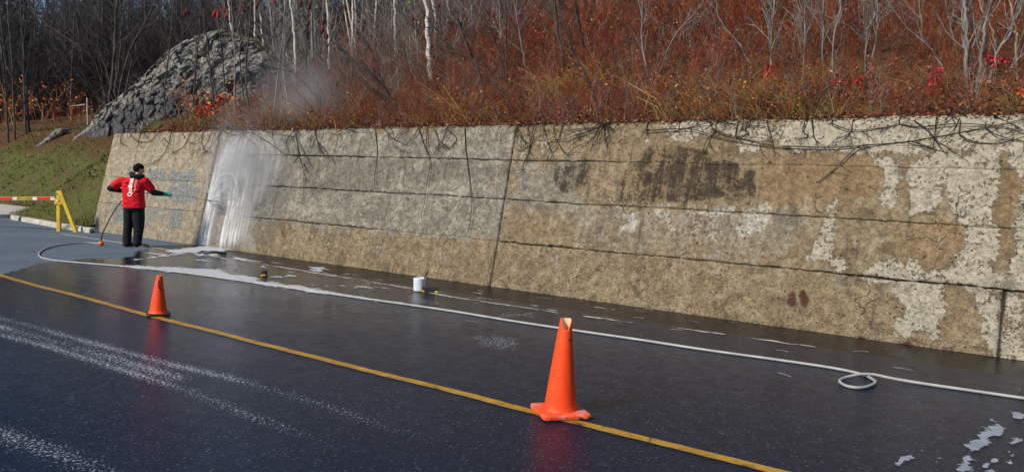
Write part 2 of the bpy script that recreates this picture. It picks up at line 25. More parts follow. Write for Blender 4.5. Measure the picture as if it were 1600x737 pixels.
TREES = [('birch', 'white birch trunk, thickest and palest, rooted low in brush above the pail', 0.072, [(-1.6, 6.57, 4.18), (-1.66, 6.57, 4.84), (-1.7, 6.57, 5.53), (-1.74, 6.57, 6.15)]), ('birch', 'dark scarred white birch trunk just right of the palest birch', 0.077, [(-1.86, 10.42, 5.41), (-1.85, 10.42, 6.12), (-1.91, 10.42, 7.04)]), ('birch', 'grey white birch trunk third from the palest birch on its right', 0.085, [(-1.75, 13.0, 6.37), (-1.7, 13.0, 7.03), (-1.72, 13.0, 7.64)]), ('birch', 'broken looking brownish birch beside the yellow leaved sapling', 0.061, [(-3.24, 11.84, 5.6), (-3.27, 11.84, 6.39), (-3.28, 11.84, 7.37)]), ('birch', 'straight white birch left of the yellow leaved sapling', 0.055, [(-4.74, 16.54, 6.92), (-4.73, 16.54, 7.77), (-4.68, 16.54, 8.47)]), ('birch', 'leaning thin white birch, left stem of a close pair', 0.036, [(-5.6, 16.5, 6.21), (-5.71, 16.5, 7.05), (-5.93, 16.5, 8.46)]), ('birch', 'leaning thin white birch, right and brighter stem of a close pair', 0.044, [(-5.42, 16.53, 6.26), (-5.61, 16.53, 7.53), (-5.77, 16.53, 8.46)]), ('birch', 'white birch standing behind the close leaning pair', 0.048, [(-5.53, 16.34, 7.21), (-5.52, 16.34, 7.96), (-5.54, 16.34, 8.42)]), ('birch', 'ragged white birch with dark knots above the spray mist', 0.059, [(-7.57, 15.96, 6.59), (-7.65, 15.96, 7.42), (-7.72, 15.96, 8.33)]), ('birch', 'knotty white birch right of the sumac cones above the spray', 0.06, [(-6.4, 16.2, 6.95), (-6.44, 16.2, 7.69), (-6.47, 16.2, 8.39)]), ('birch', 'slim birch leaning left above the left edge of the mist', 0.081, [(-13.43, 30.64, 9.45), (-13.54, 30.64, 10.7), (-13.62, 30.64, 11.75)]), ('birch', 'crooked birch growing in front of the rock outcrop', 0.081, [(-14.81, 30.5, 7.4), (-15.03, 30.5, 9.81), (-15.15, 30.5, 10.74), (-15.23, 30.5, 11.71)]), ('birch', 'birch top showing above the crest of the rock', 0.072, [(-13.8, 30.49, 9.63), (-13.81, 30.49, 10.67), (-13.78, 30.49, 11.71)]), ('birch', 'birch with speckled bark in the dark gap above the vine fan', 0.05, [(2.72, 9.33, 5.98), (2.75, 9.33, 6.44), (2.77, 9.33, 6.79)]), ('birch', 'thin white birch left of the speckled birch in the dark gap', 0.03, [(2.57, 9.99, 6.25), (2.6, 9.99, 6.67), (2.6, 9.99, 6.94)]), ('birch', 'birch behind the dark leaning trunk above the wall joint', 0.048, [(-1.06, 13.1, 6.63), (-1.04, 13.1, 7.15), (-1.02, 13.1, 7.67)]), ('grey', 'thin grey sapling with pale bark, leaning through the yellow leaves', 0.027, [(-2.13, 8.72, 4.79), (-2.23, 8.72, 5.62), (-2.33, 8.72, 6.65)]), ('grey', 'upright grey trunk right of the dark leaning trunk', 0.046, [(-0.73, 9.71, 5.41), (-0.76, 9.71, 6.16), (-0.78, 9.71, 6.88)]), ('dark', 'dark trunk leaning left across the birches', 0.034, [(-0.21, 3.66, 3.5), (-0.38, 3.66, 4.16), (-0.56, 3.66, 4.48), (-0.75, 3.66, 5.02), (-0.88, 3.66, 5.47)]), ('dark', 'long black dead trunk leaning far left from the wall edge', 0.03, [(-1.93, 3.35, 3.05), (-2.1, 3.35, 3.34), (-2.2, 3.35, 3.6), (-2.58, 3.35, 3.96), (-2.92, 3.35, 4.24), (-3.22, 3.35, 4.54)]), ('grey', 'slim grey sapling left of the forked tree above the joint', 0.024, [(0.13, 6.77, 4.6), (0.08, 6.77, 5.42), (0.05, 6.77, 6.2)]), ('dark', 'straight dark grey sapling left of the forked tree above the joint', 0.028, [(0.24, 4.37, 3.83), (0.24, 4.37, 4.68), (0.23, 4.37, 5.64)]), ('grey', 'forked grey tree above the wall joint', 0.026, [(0.74, 4.71, 4.04), (0.61, 4.71, 4.53), (0.51, 4.71, 5.16), (0.41, 4.71, 5.72)]), ('dark', 'dark rough trunk with shaggy bark above the vine fan', 0.05, [(1.54, 4.44, 4.12), (1.43, 4.44, 4.63), (1.36, 4.44, 5.11), (1.3, 4.44, 5.65)]), ('dark', 'dark curved trunk right of the shaggy trunk', 0.041, [(2.03, 5.2, 4.47), (1.96, 5.2, 4.97), (1.85, 5.2, 5.4), (1.78, 5.2, 5.83)]), ('grey', 'narrow grey stem between the curved trunk and the birch', 0.03, [(2.36, 9.72, 6.06), (2.34, 9.72, 6.52), (2.34, 9.72, 6.88)]), ('grey', 'pale straight sapling above the dark grime patch', 0.02, [(2.98, 2.13, 3.64), (2.85, 2.13, 4.11), (2.82, 2.13, 4.64), (2.83, 2.13, 5.12)]), ('dark', 'dark leaning trunk above the dark grime patch', 0.038, [(3.87, 5.47, 4.93), (3.94, 5.47, 5.46), (4.02, 5.47, 5.89)]), ('grey', 'thin pale sapling leaning right with a forked tip', 0.016, [(3.22, 2.63, 3.86), (3.42, 2.63, 4.32), (3.61, 2.63, 4.65), (4.03, 2.63, 5.12)]), ('grey', 'bent pale sapling leaning left above the faded letters', 0.018, [(4.78, 1.7, 3.87), (4.58, 1.7, 4.16), (4.42, 1.7, 4.35), (4.16, 1.7, 4.67), (4.08, 1.7, 5.02)]), ('grey', 'pale feathery sapling with many upswept branches', 0.022, [(4.59, 0.19, 3.33), (4.61, 0.19, 3.74), (4.63, 0.19, 4.05), (4.7, 0.19, 4.67)]), ('grey', 'very thin upright sapling right of the feathery sapling', 0.013, [(4.98, -0.2, 3.28), (5.0, -0.2, 3.78), (4.97, -0.2, 4.58)]), ('grey', 'spotted thin sapling, left of a close pair', 0.016, [(5.4, -0.01, 3.42), (5.36, -0.01, 4.01), (5.34, -0.01, 4.62)]), ('grey', 'smooth thin sapling, right of a close pair', 0.016, [(5.33, -0.55, 3.23), (5.32, -0.55, 3.82), (5.39, -0.55, 4.49)]), ('grey', 'grey sapling forking in a narrow V beside a red cone', 0.019, [(5.68, -0.89, 3.19), (5.66, -0.89, 3.9), (5.73, -0.89, 4.09), (5.81, -0.89, 4.41)]), ('grey', 'darker stem leaning against the narrow V sapling', 0.018, [(6.08, -0.1, 3.53), (6.14, -0.1, 3.85), (6.18, -0.1, 4.25), (6.19, -0.1, 4.5)]), ('grey', 'stout grey trunk, thickest at the right end', 0.035, [(6.58, -1.99, 3.0), (6.52, -1.99, 3.48), (6.47, -1.99, 3.9), (6.43, -1.99, 4.16)]), ('grey', 'grey stem rising close against the stoutest right hand trunk', 0.026, [(6.59, -1.96, 3.02), (6.56, -1.96, 3.48), (6.54, -1.96, 3.83), (6.62, -1.96, 4.17)]), ('grey', 'grey trunk leaning right beside the stoutest right hand trunk', 0.026, [(6.69, -1.97, 3.03), (6.73, -1.97, 3.48), (6.75, -1.97, 3.75), (6.81, -1.97, 4.16)]), ('grey', 'strongly leaning grey trunk behind the crimson leaves at the right', 0.026, [(6.79, -2.01, 3.05), (6.9, -2.01, 3.41), (7.08, -2.01, 3.76), (7.2, -2.01, 4.15)]), ('grey', 'thin bare stem slanting out of frame at the right edge', 0.015, [(6.92, -2.2, 3.0), (7.06, -2.2, 3.22), (7.18, -2.2, 3.39), (7.5, -2.2, 3.78)]), ('tan', 'tan knobbly trunk near the right edge', 0.02, [(7.21, -2.06, 3.11), (7.15, -2.06, 3.55), (7.11, -2.06, 3.76), (7.05, -2.06, 4.14)]), ('tan', 'short tan stem behind the leaning grey trunk', 0.018, [(7.84, -0.55, 3.74), (7.76, -0.55, 4.01), (7.69, -0.55, 4.24), (7.63, -0.55, 4.49)]), ('tan', 'reddish sapling with a bent top left of the stout trunk', 0.017, [(7.14, 0.31, 3.88), (7.09, 0.31, 4.34), (7.03, 0.31, 4.69)]), ('grey', 'long thin bare sapling leaning left across the red brush', 0.013, [(6.57, -1.61, 3.13), (6.36, -1.61, 3.41), (6.16, -1.61, 3.65), (5.75, -1.61, 4.04)]), ('grey', 'kinked thin sapling left of the stout grey trunk', 0.014, [(7.41, -0.28, 3.75), (7.28, -0.28, 4.08), (7.19, -0.28, 4.31), (7.09, -0.28, 4.56)]), ('dark', 'dark trunk on the crest right of the curved pale sapling', 0.04, [(4.92, 6.74, 5.57), (4.9, 6.74, 5.88), (4.87, 6.74, 6.19)]), ('dark', 'dark upright sapling on the crest behind the feathery sapling', 0.027, [(5.62, 3.66, 4.69), (5.64, 3.66, 5.08), (5.66, 3.66, 5.47)]), ('grey', 'thin grey tree left of the ragged birch above the spray', 0.034, [(-7.17, 16.16, 6.01), (-7.36, 16.16, 7.11), (-7.57, 16.16, 8.15)]), ('grey', 'grey trunk between two knotty birches above the spray', 0.048, [(-6.96, 16.07, 6.93), (-6.97, 16.07, 7.67), (-6.98, 16.07, 8.36)]), ('grey', 'thin grey trunk left of the straight white birch', 0.036, [(-4.87, 16.58, 6.55), (-4.93, 16.58, 7.54), (-4.99, 16.58, 8.48)]), ('dark', 'dark middle stem of the many stemmed tree left of the rock', 0.102, [(-20.47, 28.16, 6.66), (-20.41, 28.16, 8.21), (-20.32, 28.16, 9.86), (-20.21, 28.16, 11.17)]), ('dark', 'left leaning stem of the many stemmed tree left of the rock', 0.068, [(-20.55, 28.12, 6.65), (-21.03, 28.12, 8.21), (-21.81, 28.12, 9.69), (-22.32, 28.12, 11.16)]), ('dark', 'lowest left leaning stem of the many stemmed tree left of the rock', 0.059, [(-20.6, 28.09, 6.65), (-21.36, 28.09, 7.87), (-22.32, 28.09, 8.86), (-23.94, 28.09, 10.01)]), ('grey', 'right leaning stem of the many stemmed tree left of the rock', 0.059, [(-20.39, 28.2, 6.66), (-19.73, 28.2, 8.22), (-18.94, 28.2, 9.7), (-18.31, 28.2, 10.85)]), ('grey', 'slender right hand stem curving toward the rock crest', 0.048, [(-20.28, 28.25, 6.67), (-19.6, 28.25, 7.9), (-19.22, 28.25, 9.22), (-18.15, 28.25, 10.21)]), ('grey', 'slightly bent upright stem of the many stemmed tree left of the rock', 0.051, [(-20.42, 28.18, 6.66), (-20.13, 28.18, 8.22), (-19.93, 28.18, 9.86), (-19.62, 28.18, 11.17)]), ('far', 'grey thin trunk at the far left edge', 0.051, [(-24.61, 25.74, 6.74), (-24.69, 25.74, 7.83), (-24.78, 25.74, 8.69), (-24.81, 25.74, 10.61)]), ('far', 'second grey trunk from the far left edge', 0.048, [(-24.28, 25.76, 8.08), (-24.32, 25.76, 9.38), (-24.35, 25.76, 10.61)]), ('far', 'grey trunk with a kink near the far left edge', 0.055, [(-23.81, 26.2, 7.11), (-23.89, 26.2, 8.21), (-23.81, 26.2, 9.47), (-23.72, 26.2, 10.71)]), ('far', 'fourth grey trunk from the far left edge', 0.048, [(-23.87, 26.01, 8.18), (-23.91, 26.01, 9.43), (-23.88, 26.01, 10.67)]), ('far', 'upright grey trunk left of the many stemmed tree', 0.049, [(-23.27, 26.41, 7.93), (-23.17, 26.41, 9.51), (-23.09, 26.41, 10.76)]), ('grey', 'thin forked stem growing in front of the rock face', 0.05, [(-14.31, 30.68, 7.28), (-14.63, 30.68, 8.62), (-14.82, 30.68, 9.67), (-14.5, 30.68, 11.06)]), ('dark', 'thin dark stem rising before the middle of the rock', 0.023, [(-8.23, 8.26, 3.4), (-8.14, 8.26, 4.35), (-7.96, 8.26, 5.7)]), ('dark', 'leaning dark sapling before the right half of the rock', 0.025, [(-7.41, 7.72, 3.39), (-7.51, 7.72, 4.62), (-7.64, 7.72, 5.93)]), ('dark', 'thin dark stem at the left part of the rock above the wall end', 0.026, [(-11.22, 13.48, 3.57), (-11.27, 13.48, 4.59), (-11.06, 13.48, 5.87)]), ('dark', 'dark sapling with side twigs just right of the thin straight stem', 0.022, [(-5.94, 6.16, 3.17), (-6.04, 6.16, 4.24), (-5.89, 6.16, 5.45)]), ('grey', 'grey sapling rising through the spray mist, left of two', 0.021, [(-5.16, 5.41, 3.08), (-5.04, 5.41, 4.14), (-4.87, 5.41, 5.3)]), ('grey', 'grey sapling rising through the spray mist, right of two', 0.019, [(-4.74, 5.2, 3.09), (-4.83, 5.2, 4.11), (-5.02, 5.2, 4.97)]), ('dark', 'slanting dark branch rising over the brush right of the mist', 0.025, [(-3.71, 4.81, 3.18), (-4.04, 4.81, 3.63), (-4.46, 4.81, 4.08), (-4.83, 4.81, 4.4)]), ('dark', 'slanting dark branch above the long thin vine', 0.019, [(0.51, 1.53, 2.94), (0.14, 1.53, 3.38), (-0.3, 1.53, 3.84), (-0.79, 1.53, 4.18)]), ('dark', 'crooked dark stem above the slanted vine right of the joint', 0.017, [(1.84, 0.34, 2.82), (1.7, 0.34, 3.24), (1.48, 0.34, 3.66), (1.27, 0.34, 4.08)]), ('grey', 'thin straight stem standing before the right of the rock', 0.019, [(-6.48, 6.58, 3.2), (-6.48, 6.58, 3.98), (-6.47, 6.58, 4.92), (-6.52, 6.58, 5.38)])]
SUMAC = [('sumac with a pair of dark red cones above the rock crest', (-9.97, 15.14, 6.8), [(-11.15, 15.14, 7.76), (-11.24, 15.14, 7.65)]), ('sumac holding a bunch of bright red cones above the rock', (-9.51, 14.3, 6.43), [(-9.86, 14.3, 7.47), (-9.73, 14.3, 7.43), (-9.52, 14.3, 7.62), (-9.42, 14.3, 7.47)]), ('sumac with dark red cones beside the crooked birch', (-8.96, 14.49, 6.47), [(-9.27, 14.49, 7.45), (-8.95, 14.49, 7.69), (-9.06, 14.49, 7.56)]), ('sumac with three red cones left of the ragged birch', (-7.19, 11.98, 5.82), [(-7.42, 11.98, 7.17), (-7.06, 11.98, 7.31), (-7.62, 11.98, 7.25)]), ('sumac with hanging red cones between the ragged and knotty birches', (-5.76, 10.44, 4.86), [(-5.64, 10.44, 6.35), (-5.84, 10.44, 6.96), (-5.59, 10.44, 6.86)]), ('sumac with a cluster of dark red cones before the knotty birch', (-5.19, 10.56, 5.02), [(-5.35, 10.56, 6.46), (-5.22, 10.56, 6.43), (-5.13, 10.56, 6.05), (-5.26, 10.56, 6.18), (-4.57, 10.56, 6.85)]), ('sumac with one drooping red cone low above the spray mist', (-5.51, 8.52, 4.04), [(-5.48, 8.52, 4.61)]), ('sumac with two red cones left of the forked tree', (0.22, 5.22, 4.11), [(-0.16, 5.22, 5.58), (-0.04, 5.22, 5.49)]), ('sumac with small dark cones between the pale birches', (-1.89, 8.27, 4.69), [(-2.28, 8.27, 6.08), (-1.97, 8.27, 6.13), (-1.57, 8.27, 6.41)]), ('sumac with one bright red cone on bare stem above the pale wall', (6.26, 0.64, 3.81), [(6.18, 0.64, 4.4)])]
REDL = [('crimson leaved seedling with stacked leaf tufts left of the stout trunk', (6.03, -2.08, 2.87), [(6.02, -2.08, 3.14), (6.07, -2.08, 3.19), (6.13, -2.08, 3.16), (6.02, -2.08, 3.05), (6.08, -2.08, 3.04), (5.98, -2.08, 3.0), (5.96, -2.08, 2.87)]), ('crimson leaved seedling before the leaning grey trunk', (6.78, -2.21, 2.98), [(6.77, -2.21, 3.34), (6.84, -2.21, 3.31), (6.89, -2.21, 3.32)]), ('crimson leaf tuft on a stem beside the stout trunk', (6.78, -1.91, 3.08), [(6.77, -1.91, 3.46), (6.78, -1.91, 3.51)]), ('crimson leaved seedling below the feathery sapling', (4.45, -0.17, 3.18), [(4.44, -0.17, 3.46), (4.48, -0.17, 3.4), (4.43, -0.17, 3.41)]), ('low crimson leaved seedling at the wall edge below the thin sapling', (4.47, -1.27, 2.82), [(4.46, -1.27, 3.02), (4.5, -1.27, 2.97), (4.34, -1.27, 2.99)]), ('low crimson leaf tuft at the foot of the close pair of saplings', (5.11, -1.23, 2.96), [(5.11, -1.23, 3.18), (5.13, -1.23, 3.14)]), ('crimson leaf tuft at the foot of the V sapling', (5.33, -1.43, 2.94), [(5.32, -1.43, 3.16), (5.36, -1.43, 3.14), (5.47, -1.43, 3.28)]), ('scarlet leaved shrub above the left part of the wall', (-7.45, 6.74, 3.06), [(-7.44, 6.74, 3.5), (-7.31, 6.74, 3.56), (-7.25, 6.74, 3.47), (-7.41, 6.74, 3.37), (-7.18, 6.74, 3.59)]), ('orange scarlet leaves growing before the rock', (-6.98, 6.98, 3.23), [(-6.96, 6.98, 3.79), (-6.88, 6.98, 3.87), (-7.05, 6.98, 3.71)]), ('small scarlet leaf tuft at the right edge', (6.63, -2.98, 2.69), [(6.62, -2.98, 2.83), (6.66, -2.98, 2.86)])]
ROCK = [(-19.34,22.45,3.75),(-18.73,22.45,4.39),(-18.07,22.45,5.16),(-17.39,22.45,5.65),(-16.64,22.45,6.22),(-15.9,22.45,6.87),(-15.1,22.45,7.58),(-14.28,22.45,8.09),(-13.47,22.45,8.38),(-12.69,22.45,8.52),(-11.92,22.45,8.43),(-11.12,22.45,8.04),(-10.28,22.45,7.3),(-9.44,22.45,6.16)]
ROCKBASE = [(-17.37,18.95,3.34),(-8.5,18.95,3.34)]
SLAB = [(-21.85,23.45,3.4),(-21.33,23.45,3.87),(-20.84,23.45,4.2),(-20.54,23.45,4.29),(-20.42,23.45,4.14),(-20.64,23.45,3.87),(-21.16,23.45,3.58)]
STAKE = ((-21.56,27.45,5.62),(-21.54,27.45,6.05),(-22.15,27.45,5.72))
BAR = {'foot':(-11.2,7.02,0.46),'top':(-11.16,7.02,1.39),'foot2':(-10.72,6.95,0.44),'bary':(-11.17,7.02,1.3),'barl':(-14.95,7.02,1.31)}
KERB = [[(12.384,-0.41),(13.185,-0.378),(14.032,-0.358),(15.695,-0.203),(17.099,-0.073)],[(17.251,-0.08),(17.702,-0.053),(18.297,0.122),(18.903,0.406)]]
WALK = [(18.798,0.029),(18.873,0.592),(20.34,1.474),(21.618,2.271),(22.84,2.723),(23.936,2.636),(25.552,2.62),(30.805,1.146),(22.418,-1.31)]
P_man = (8.505,-1.343)
P_cone = (-4.62,-5.246)
P_cone2 = (0.867,-5.218)
P_pail = (0.311,-1.368)
P_blk = (0.119,-1.337)
P_blk2 = (3.08,-2.105)
P_brush = (6.224,-0.878)
P_ball = (9.057,-1.782)

EU = np.array(EU); EW = np.array(EW); NN = np.array(NN)

# ---------------------------------------------------------------- camera, sky, sun, exposure
cam = bpy.data.cameras.new('camera'); camo = bpy.data.objects.new('camera', cam); COL.objects.link(camo)
cam.sensor_width = 36; cam.lens = 27.0; cam.clip_start = 0.1; cam.clip_end = 2000
camo.location = CAM; camo.rotation_euler = (math.pi/2 - math.atan2(83.5, 1200), 0, 0)
S.camera = camo
SUN_EL, SUN_ROT = R(40), math.atan2(-0.70, -0.60)
wd = bpy.data.worlds.new("World"); S.world = wd; wd.use_nodes = True
wn = wd.node_tree; bg = wn.nodes['Background']
sky = wn.nodes.new('ShaderNodeTexSky'); sky.sky_type = 'NISHITA'; sky.sun_disc = False
sky.sun_elevation = SUN_EL; sky.sun_rotation = SUN_ROT; sky.air_density = 1.0; sky.dust_density = 0.4; sky.ozone_density = 3.0
wn.links.new(sky.outputs[0], bg.inputs[0]); bg.inputs[1].default_value = 0.085
sun = bpy.data.lights.new('sun', 'SUN'); suno = bpy.data.objects.new('sun', sun); COL.objects.link(suno)
sun.energy = 3.9; sun.angle = R(9); sun.color = (1.0, 0.89, 0.72)
sd = Vector((math.sin(SUN_ROT)*math.cos(SUN_EL), math.cos(SUN_ROT)*math.cos(SUN_EL), math.sin(SUN_EL)))
suno.rotation_euler = (-sd).to_track_quat('-Z', 'Y').to_euler(); suno.location = sd*60
S.view_settings.view_transform = 'Standard'; S.view_settings.look = 'None'
S.view_settings.exposure = 0.32; S.view_settings.gamma = 1.0
S.cycles.transparent_max_bounces = 24; S.cycles.volume_bounces = 0; S.cycles.volume_step_rate = 2.0

rnd = random.Random(7); nrs = np.random.RandomState(11)

# ---------------------------------------------------------------- numeric helpers
def sst(a, b, x):
    t = np.clip((x - a)/(b - a), 0, 1); return t*t*(3 - 2*t)
def _h(i, j, s):
    n = (i*374761393 + j*668265263 + s*1274126177) & 0xffffffff
    n = ((n ^ (n >> 13))*1274126177) & 0xffffffff
    return ((n ^ (n >> 16)) & 0xffff)/65535.0
def vn(x, y, s=0):
    x = np.asarray(x, float); y = np.asarray(y, float)
    i = np.floor(x).astype(np.int64); j = np.floor(y).astype(np.int64); a = x-i; b = y-j
    a = a*a*(3-2*a); b = b*b*(3-2*b)
    return (_h(i, j, s)*(1-a)+_h(i+1, j, s)*a)*(1-b) + (_h(i, j+1, s)*(1-a)+_h(i+1, j+1, s)*a)*b
def fbm(x, y, o=4, s=0):
    t = 0; a = .5; f = 1.0; w = 0
    for k in range(o):
        t = t + a*vn(x*f, y*f, s+k*17); w += a; a *= .5; f *= 2.03
    return t/w
def FR(u, w, n=0.0):            # road frame (along, away, up) to world
    u, w, n = np.broadcast_arrays(np.asarray(u, float), np.asarray(w, float), np.asarray(n, float))
    return u[..., None]*EU + w[..., None]*EW + n[..., None]*NN
BAT = R(12); EV = math.sin(BAT)*EW + math.cos(BAT)*NN; WO = -(math.cos(BAT)*EW - math.sin(BAT)*NN)   # up the wall, out of the wall
def FW(u, v, d=0.0):
    u, v, d = np.broadcast_arrays(np.asarray(u, float), np.asarray(v, float), np.asarray(d, float))
    return u[..., None]*EU + v[..., None]*EV + d[..., None]*WO
def terr(u, w):                 # height of the hill and bank over the road plane
    u = np.asarray(u, float); w = np.asarray(w, float)
    top = 2.62 - 0.0065*(u-13)
    hill = top - 0.03 + 0.42*np.maximum(w-0.75, 0) + 0.2*np.maximum(w-9, 0)
    toe = -0.22 + .22*sst(13.5, 17, u) + 2.85*sst(17.5, 24, u)
    b = np.clip(w-toe, 0, None)
    bank = 0.08 + 0.75*b - 0.25*(1-np.exp(-b/0.4))
    e = np.clip(bank-3.3, 0, None)
    bank = np.where(bank > 3.3, 3.3 + 0.30*e + 0.12*np.maximum(w-16, 0), bank)
    bank = np.where(w < toe, -0.06, bank)
    k = sst(11.6, 13.1, u)
    return hill*(1-k) + bank*k
def polysd(px, py, poly):       # signed distance to a polygon, negative inside
    P = np.array(poly); Q = np.roll(P, -1, 0)
    d = np.full(px.shape, 1e9); ins = np.zeros(px.shape, bool)
    for (ax, ay), (bx, by) in zip(P, Q):
        ex, ey = bx-ax, by-ay; L = ex*ex+ey*ey+1e-12
        t = np.clip(((px-ax)*ex+(py-ay)*ey)/L, 0, 1)
        d = np.minimum(d, (px-ax-t*ex)**2+(py-ay-t*ey)**2)
        if abs(ey) > 1e-12:
            ins ^= ((ay > py) != (by > py)) & (px < ex*(py-ay)/ey+ax)
    d = np.sqrt(d); return np.where(ins, -d, d)
def linesd(px, py, pts):
    d = np.full(px.shape, 1e9)
    for (ax, ay), (bx, by) in zip(pts[:-1], pts[1:]):
        ex, ey = bx-ax, by-ay; L = ex*ex+ey*ey+1e-12
        t = np.clip(((px-ax)*ex+(py-ay)*ey)/L, 0, 1)
        d = np.minimum(d, (px-ax-t*ex)**2+(py-ay-t*ey)**2)
    return np.sqrt(d)
def catmull(pts, n=8):
    P = np.array(pts, float); out = []
    Q = np.vstack([2*P[0]-P[1], P, 2*P[-1]-P[-2]])
    for i in range(1, len(Q)-2):
        a, b, c, d = Q[i-1:i+3]
        for t in np.linspace(0, 1, n, endpoint=False):
            out.append(.5*((2*b)+(c-a)*t+(2*a-5*b+4*c-d)*t*t+(3*b-a-3*c+d)*t**3))
    out.append(P[-1]); return np.array(out)

# ---------------------------------------------------------------- object helpers
def tag(o, label=None, cat=None, group=None, kind=None):
    if label: o['label'] = label
    if cat: o['category'] = cat
    if group: o['group'] = group
    if kind: o['kind'] = kind
    return o
def npmesh(name, V, F, mat=None, smooth=False, attrs=None):
    V = np.asarray(V, np.float32).reshape(-1, 3)
    Fs = [np.asarray(f, np.int32) for f in (F if isinstance(F, list) and getattr(F[0], "ndim", 1) == 2 else [F]) if len(f)]
    me = bpy.data.meshes.new(name)
    me.vertices.add(len(V)); me.vertices.foreach_set('co', V.ravel())
    nl = sum(f.size for f in Fs); npoly = sum(len(f) for f in Fs)
    me.loops.add(nl); me.polygons.add(npoly)
    me.loops.foreach_set('vertex_index', np.concatenate([f.ravel() for f in Fs]))
    st = []; k = 0
    for f in Fs:
        st.append(k+np.arange(len(f))*f.shape[1]); k += f.size
    me.polygons.foreach_set('loop_start', np.concatenate(st).astype(np.int32))
    me.polygons.foreach_set('use_smooth', np.full(npoly, smooth))
    for an, (ty, arr) in (attrs or {}).items():
        a = me.attributes.new(an, ty, 'POINT')
        a.data.foreach_set({'FLOAT': 'value', 'FLOAT_VECTOR': 'vector', 'FLOAT_COLOR': 'color'}[ty], np.asarray(arr, np.float32).ravel())
    me.update(calc_edges=True)
    if mat: me.materials.append(mat)
    return me
def obj(name, V, F, mat, parent=None, smooth=False, attrs=None, origin=None):
    """one mesh object; V in world coordinates for top-level, in the parent's local frame for a part"""
    V = np.asarray(V, float).reshape(-1, 3)
    if parent is None:
        if origin is None:
            origin = np.array([(V[:, 0].min()+V[:, 0].max())/2, (V[:, 1].min()+V[:, 1].max())/2, V[:, 2].min()])
        V = V - origin
    o = bpy.data.objects.new(name, npmesh(name, V, F, mat, smooth, attrs)); COL.objects.link(o)
    if parent is None: o.location = origin
    else: o.parent = parent
    return o
def thing(name, loc, label, cat, group=None, rot=None):
    o = bpy.data.objects.new(name, None); COL.objects.link(o); o.location = loc; o.empty_display_size = .2
    if rot is not None: o.rotation_euler = rot
    return tag(o, label, cat, group)
def copy_tree(o, parent=None):
    c = o.copy(); COL.objects.link(c)
    if parent: c.parent = parent
    for ch in o.children: copy_tree(ch, c)
    return c
def grid(us, vs):
    nu, nv = len(us), len(vs)
    U, Vv = np.meshgrid(us, vs, indexing='ij')
    i = np.arange(nu*nv).reshape(nu, nv)
    F = np.stack([i[:-1, :-1], i[1:, :-1], i[1:, 1:], i[:-1, 1:]], -1).reshape(-1, 4)
    return U.ravel(), Vv.ravel(), F
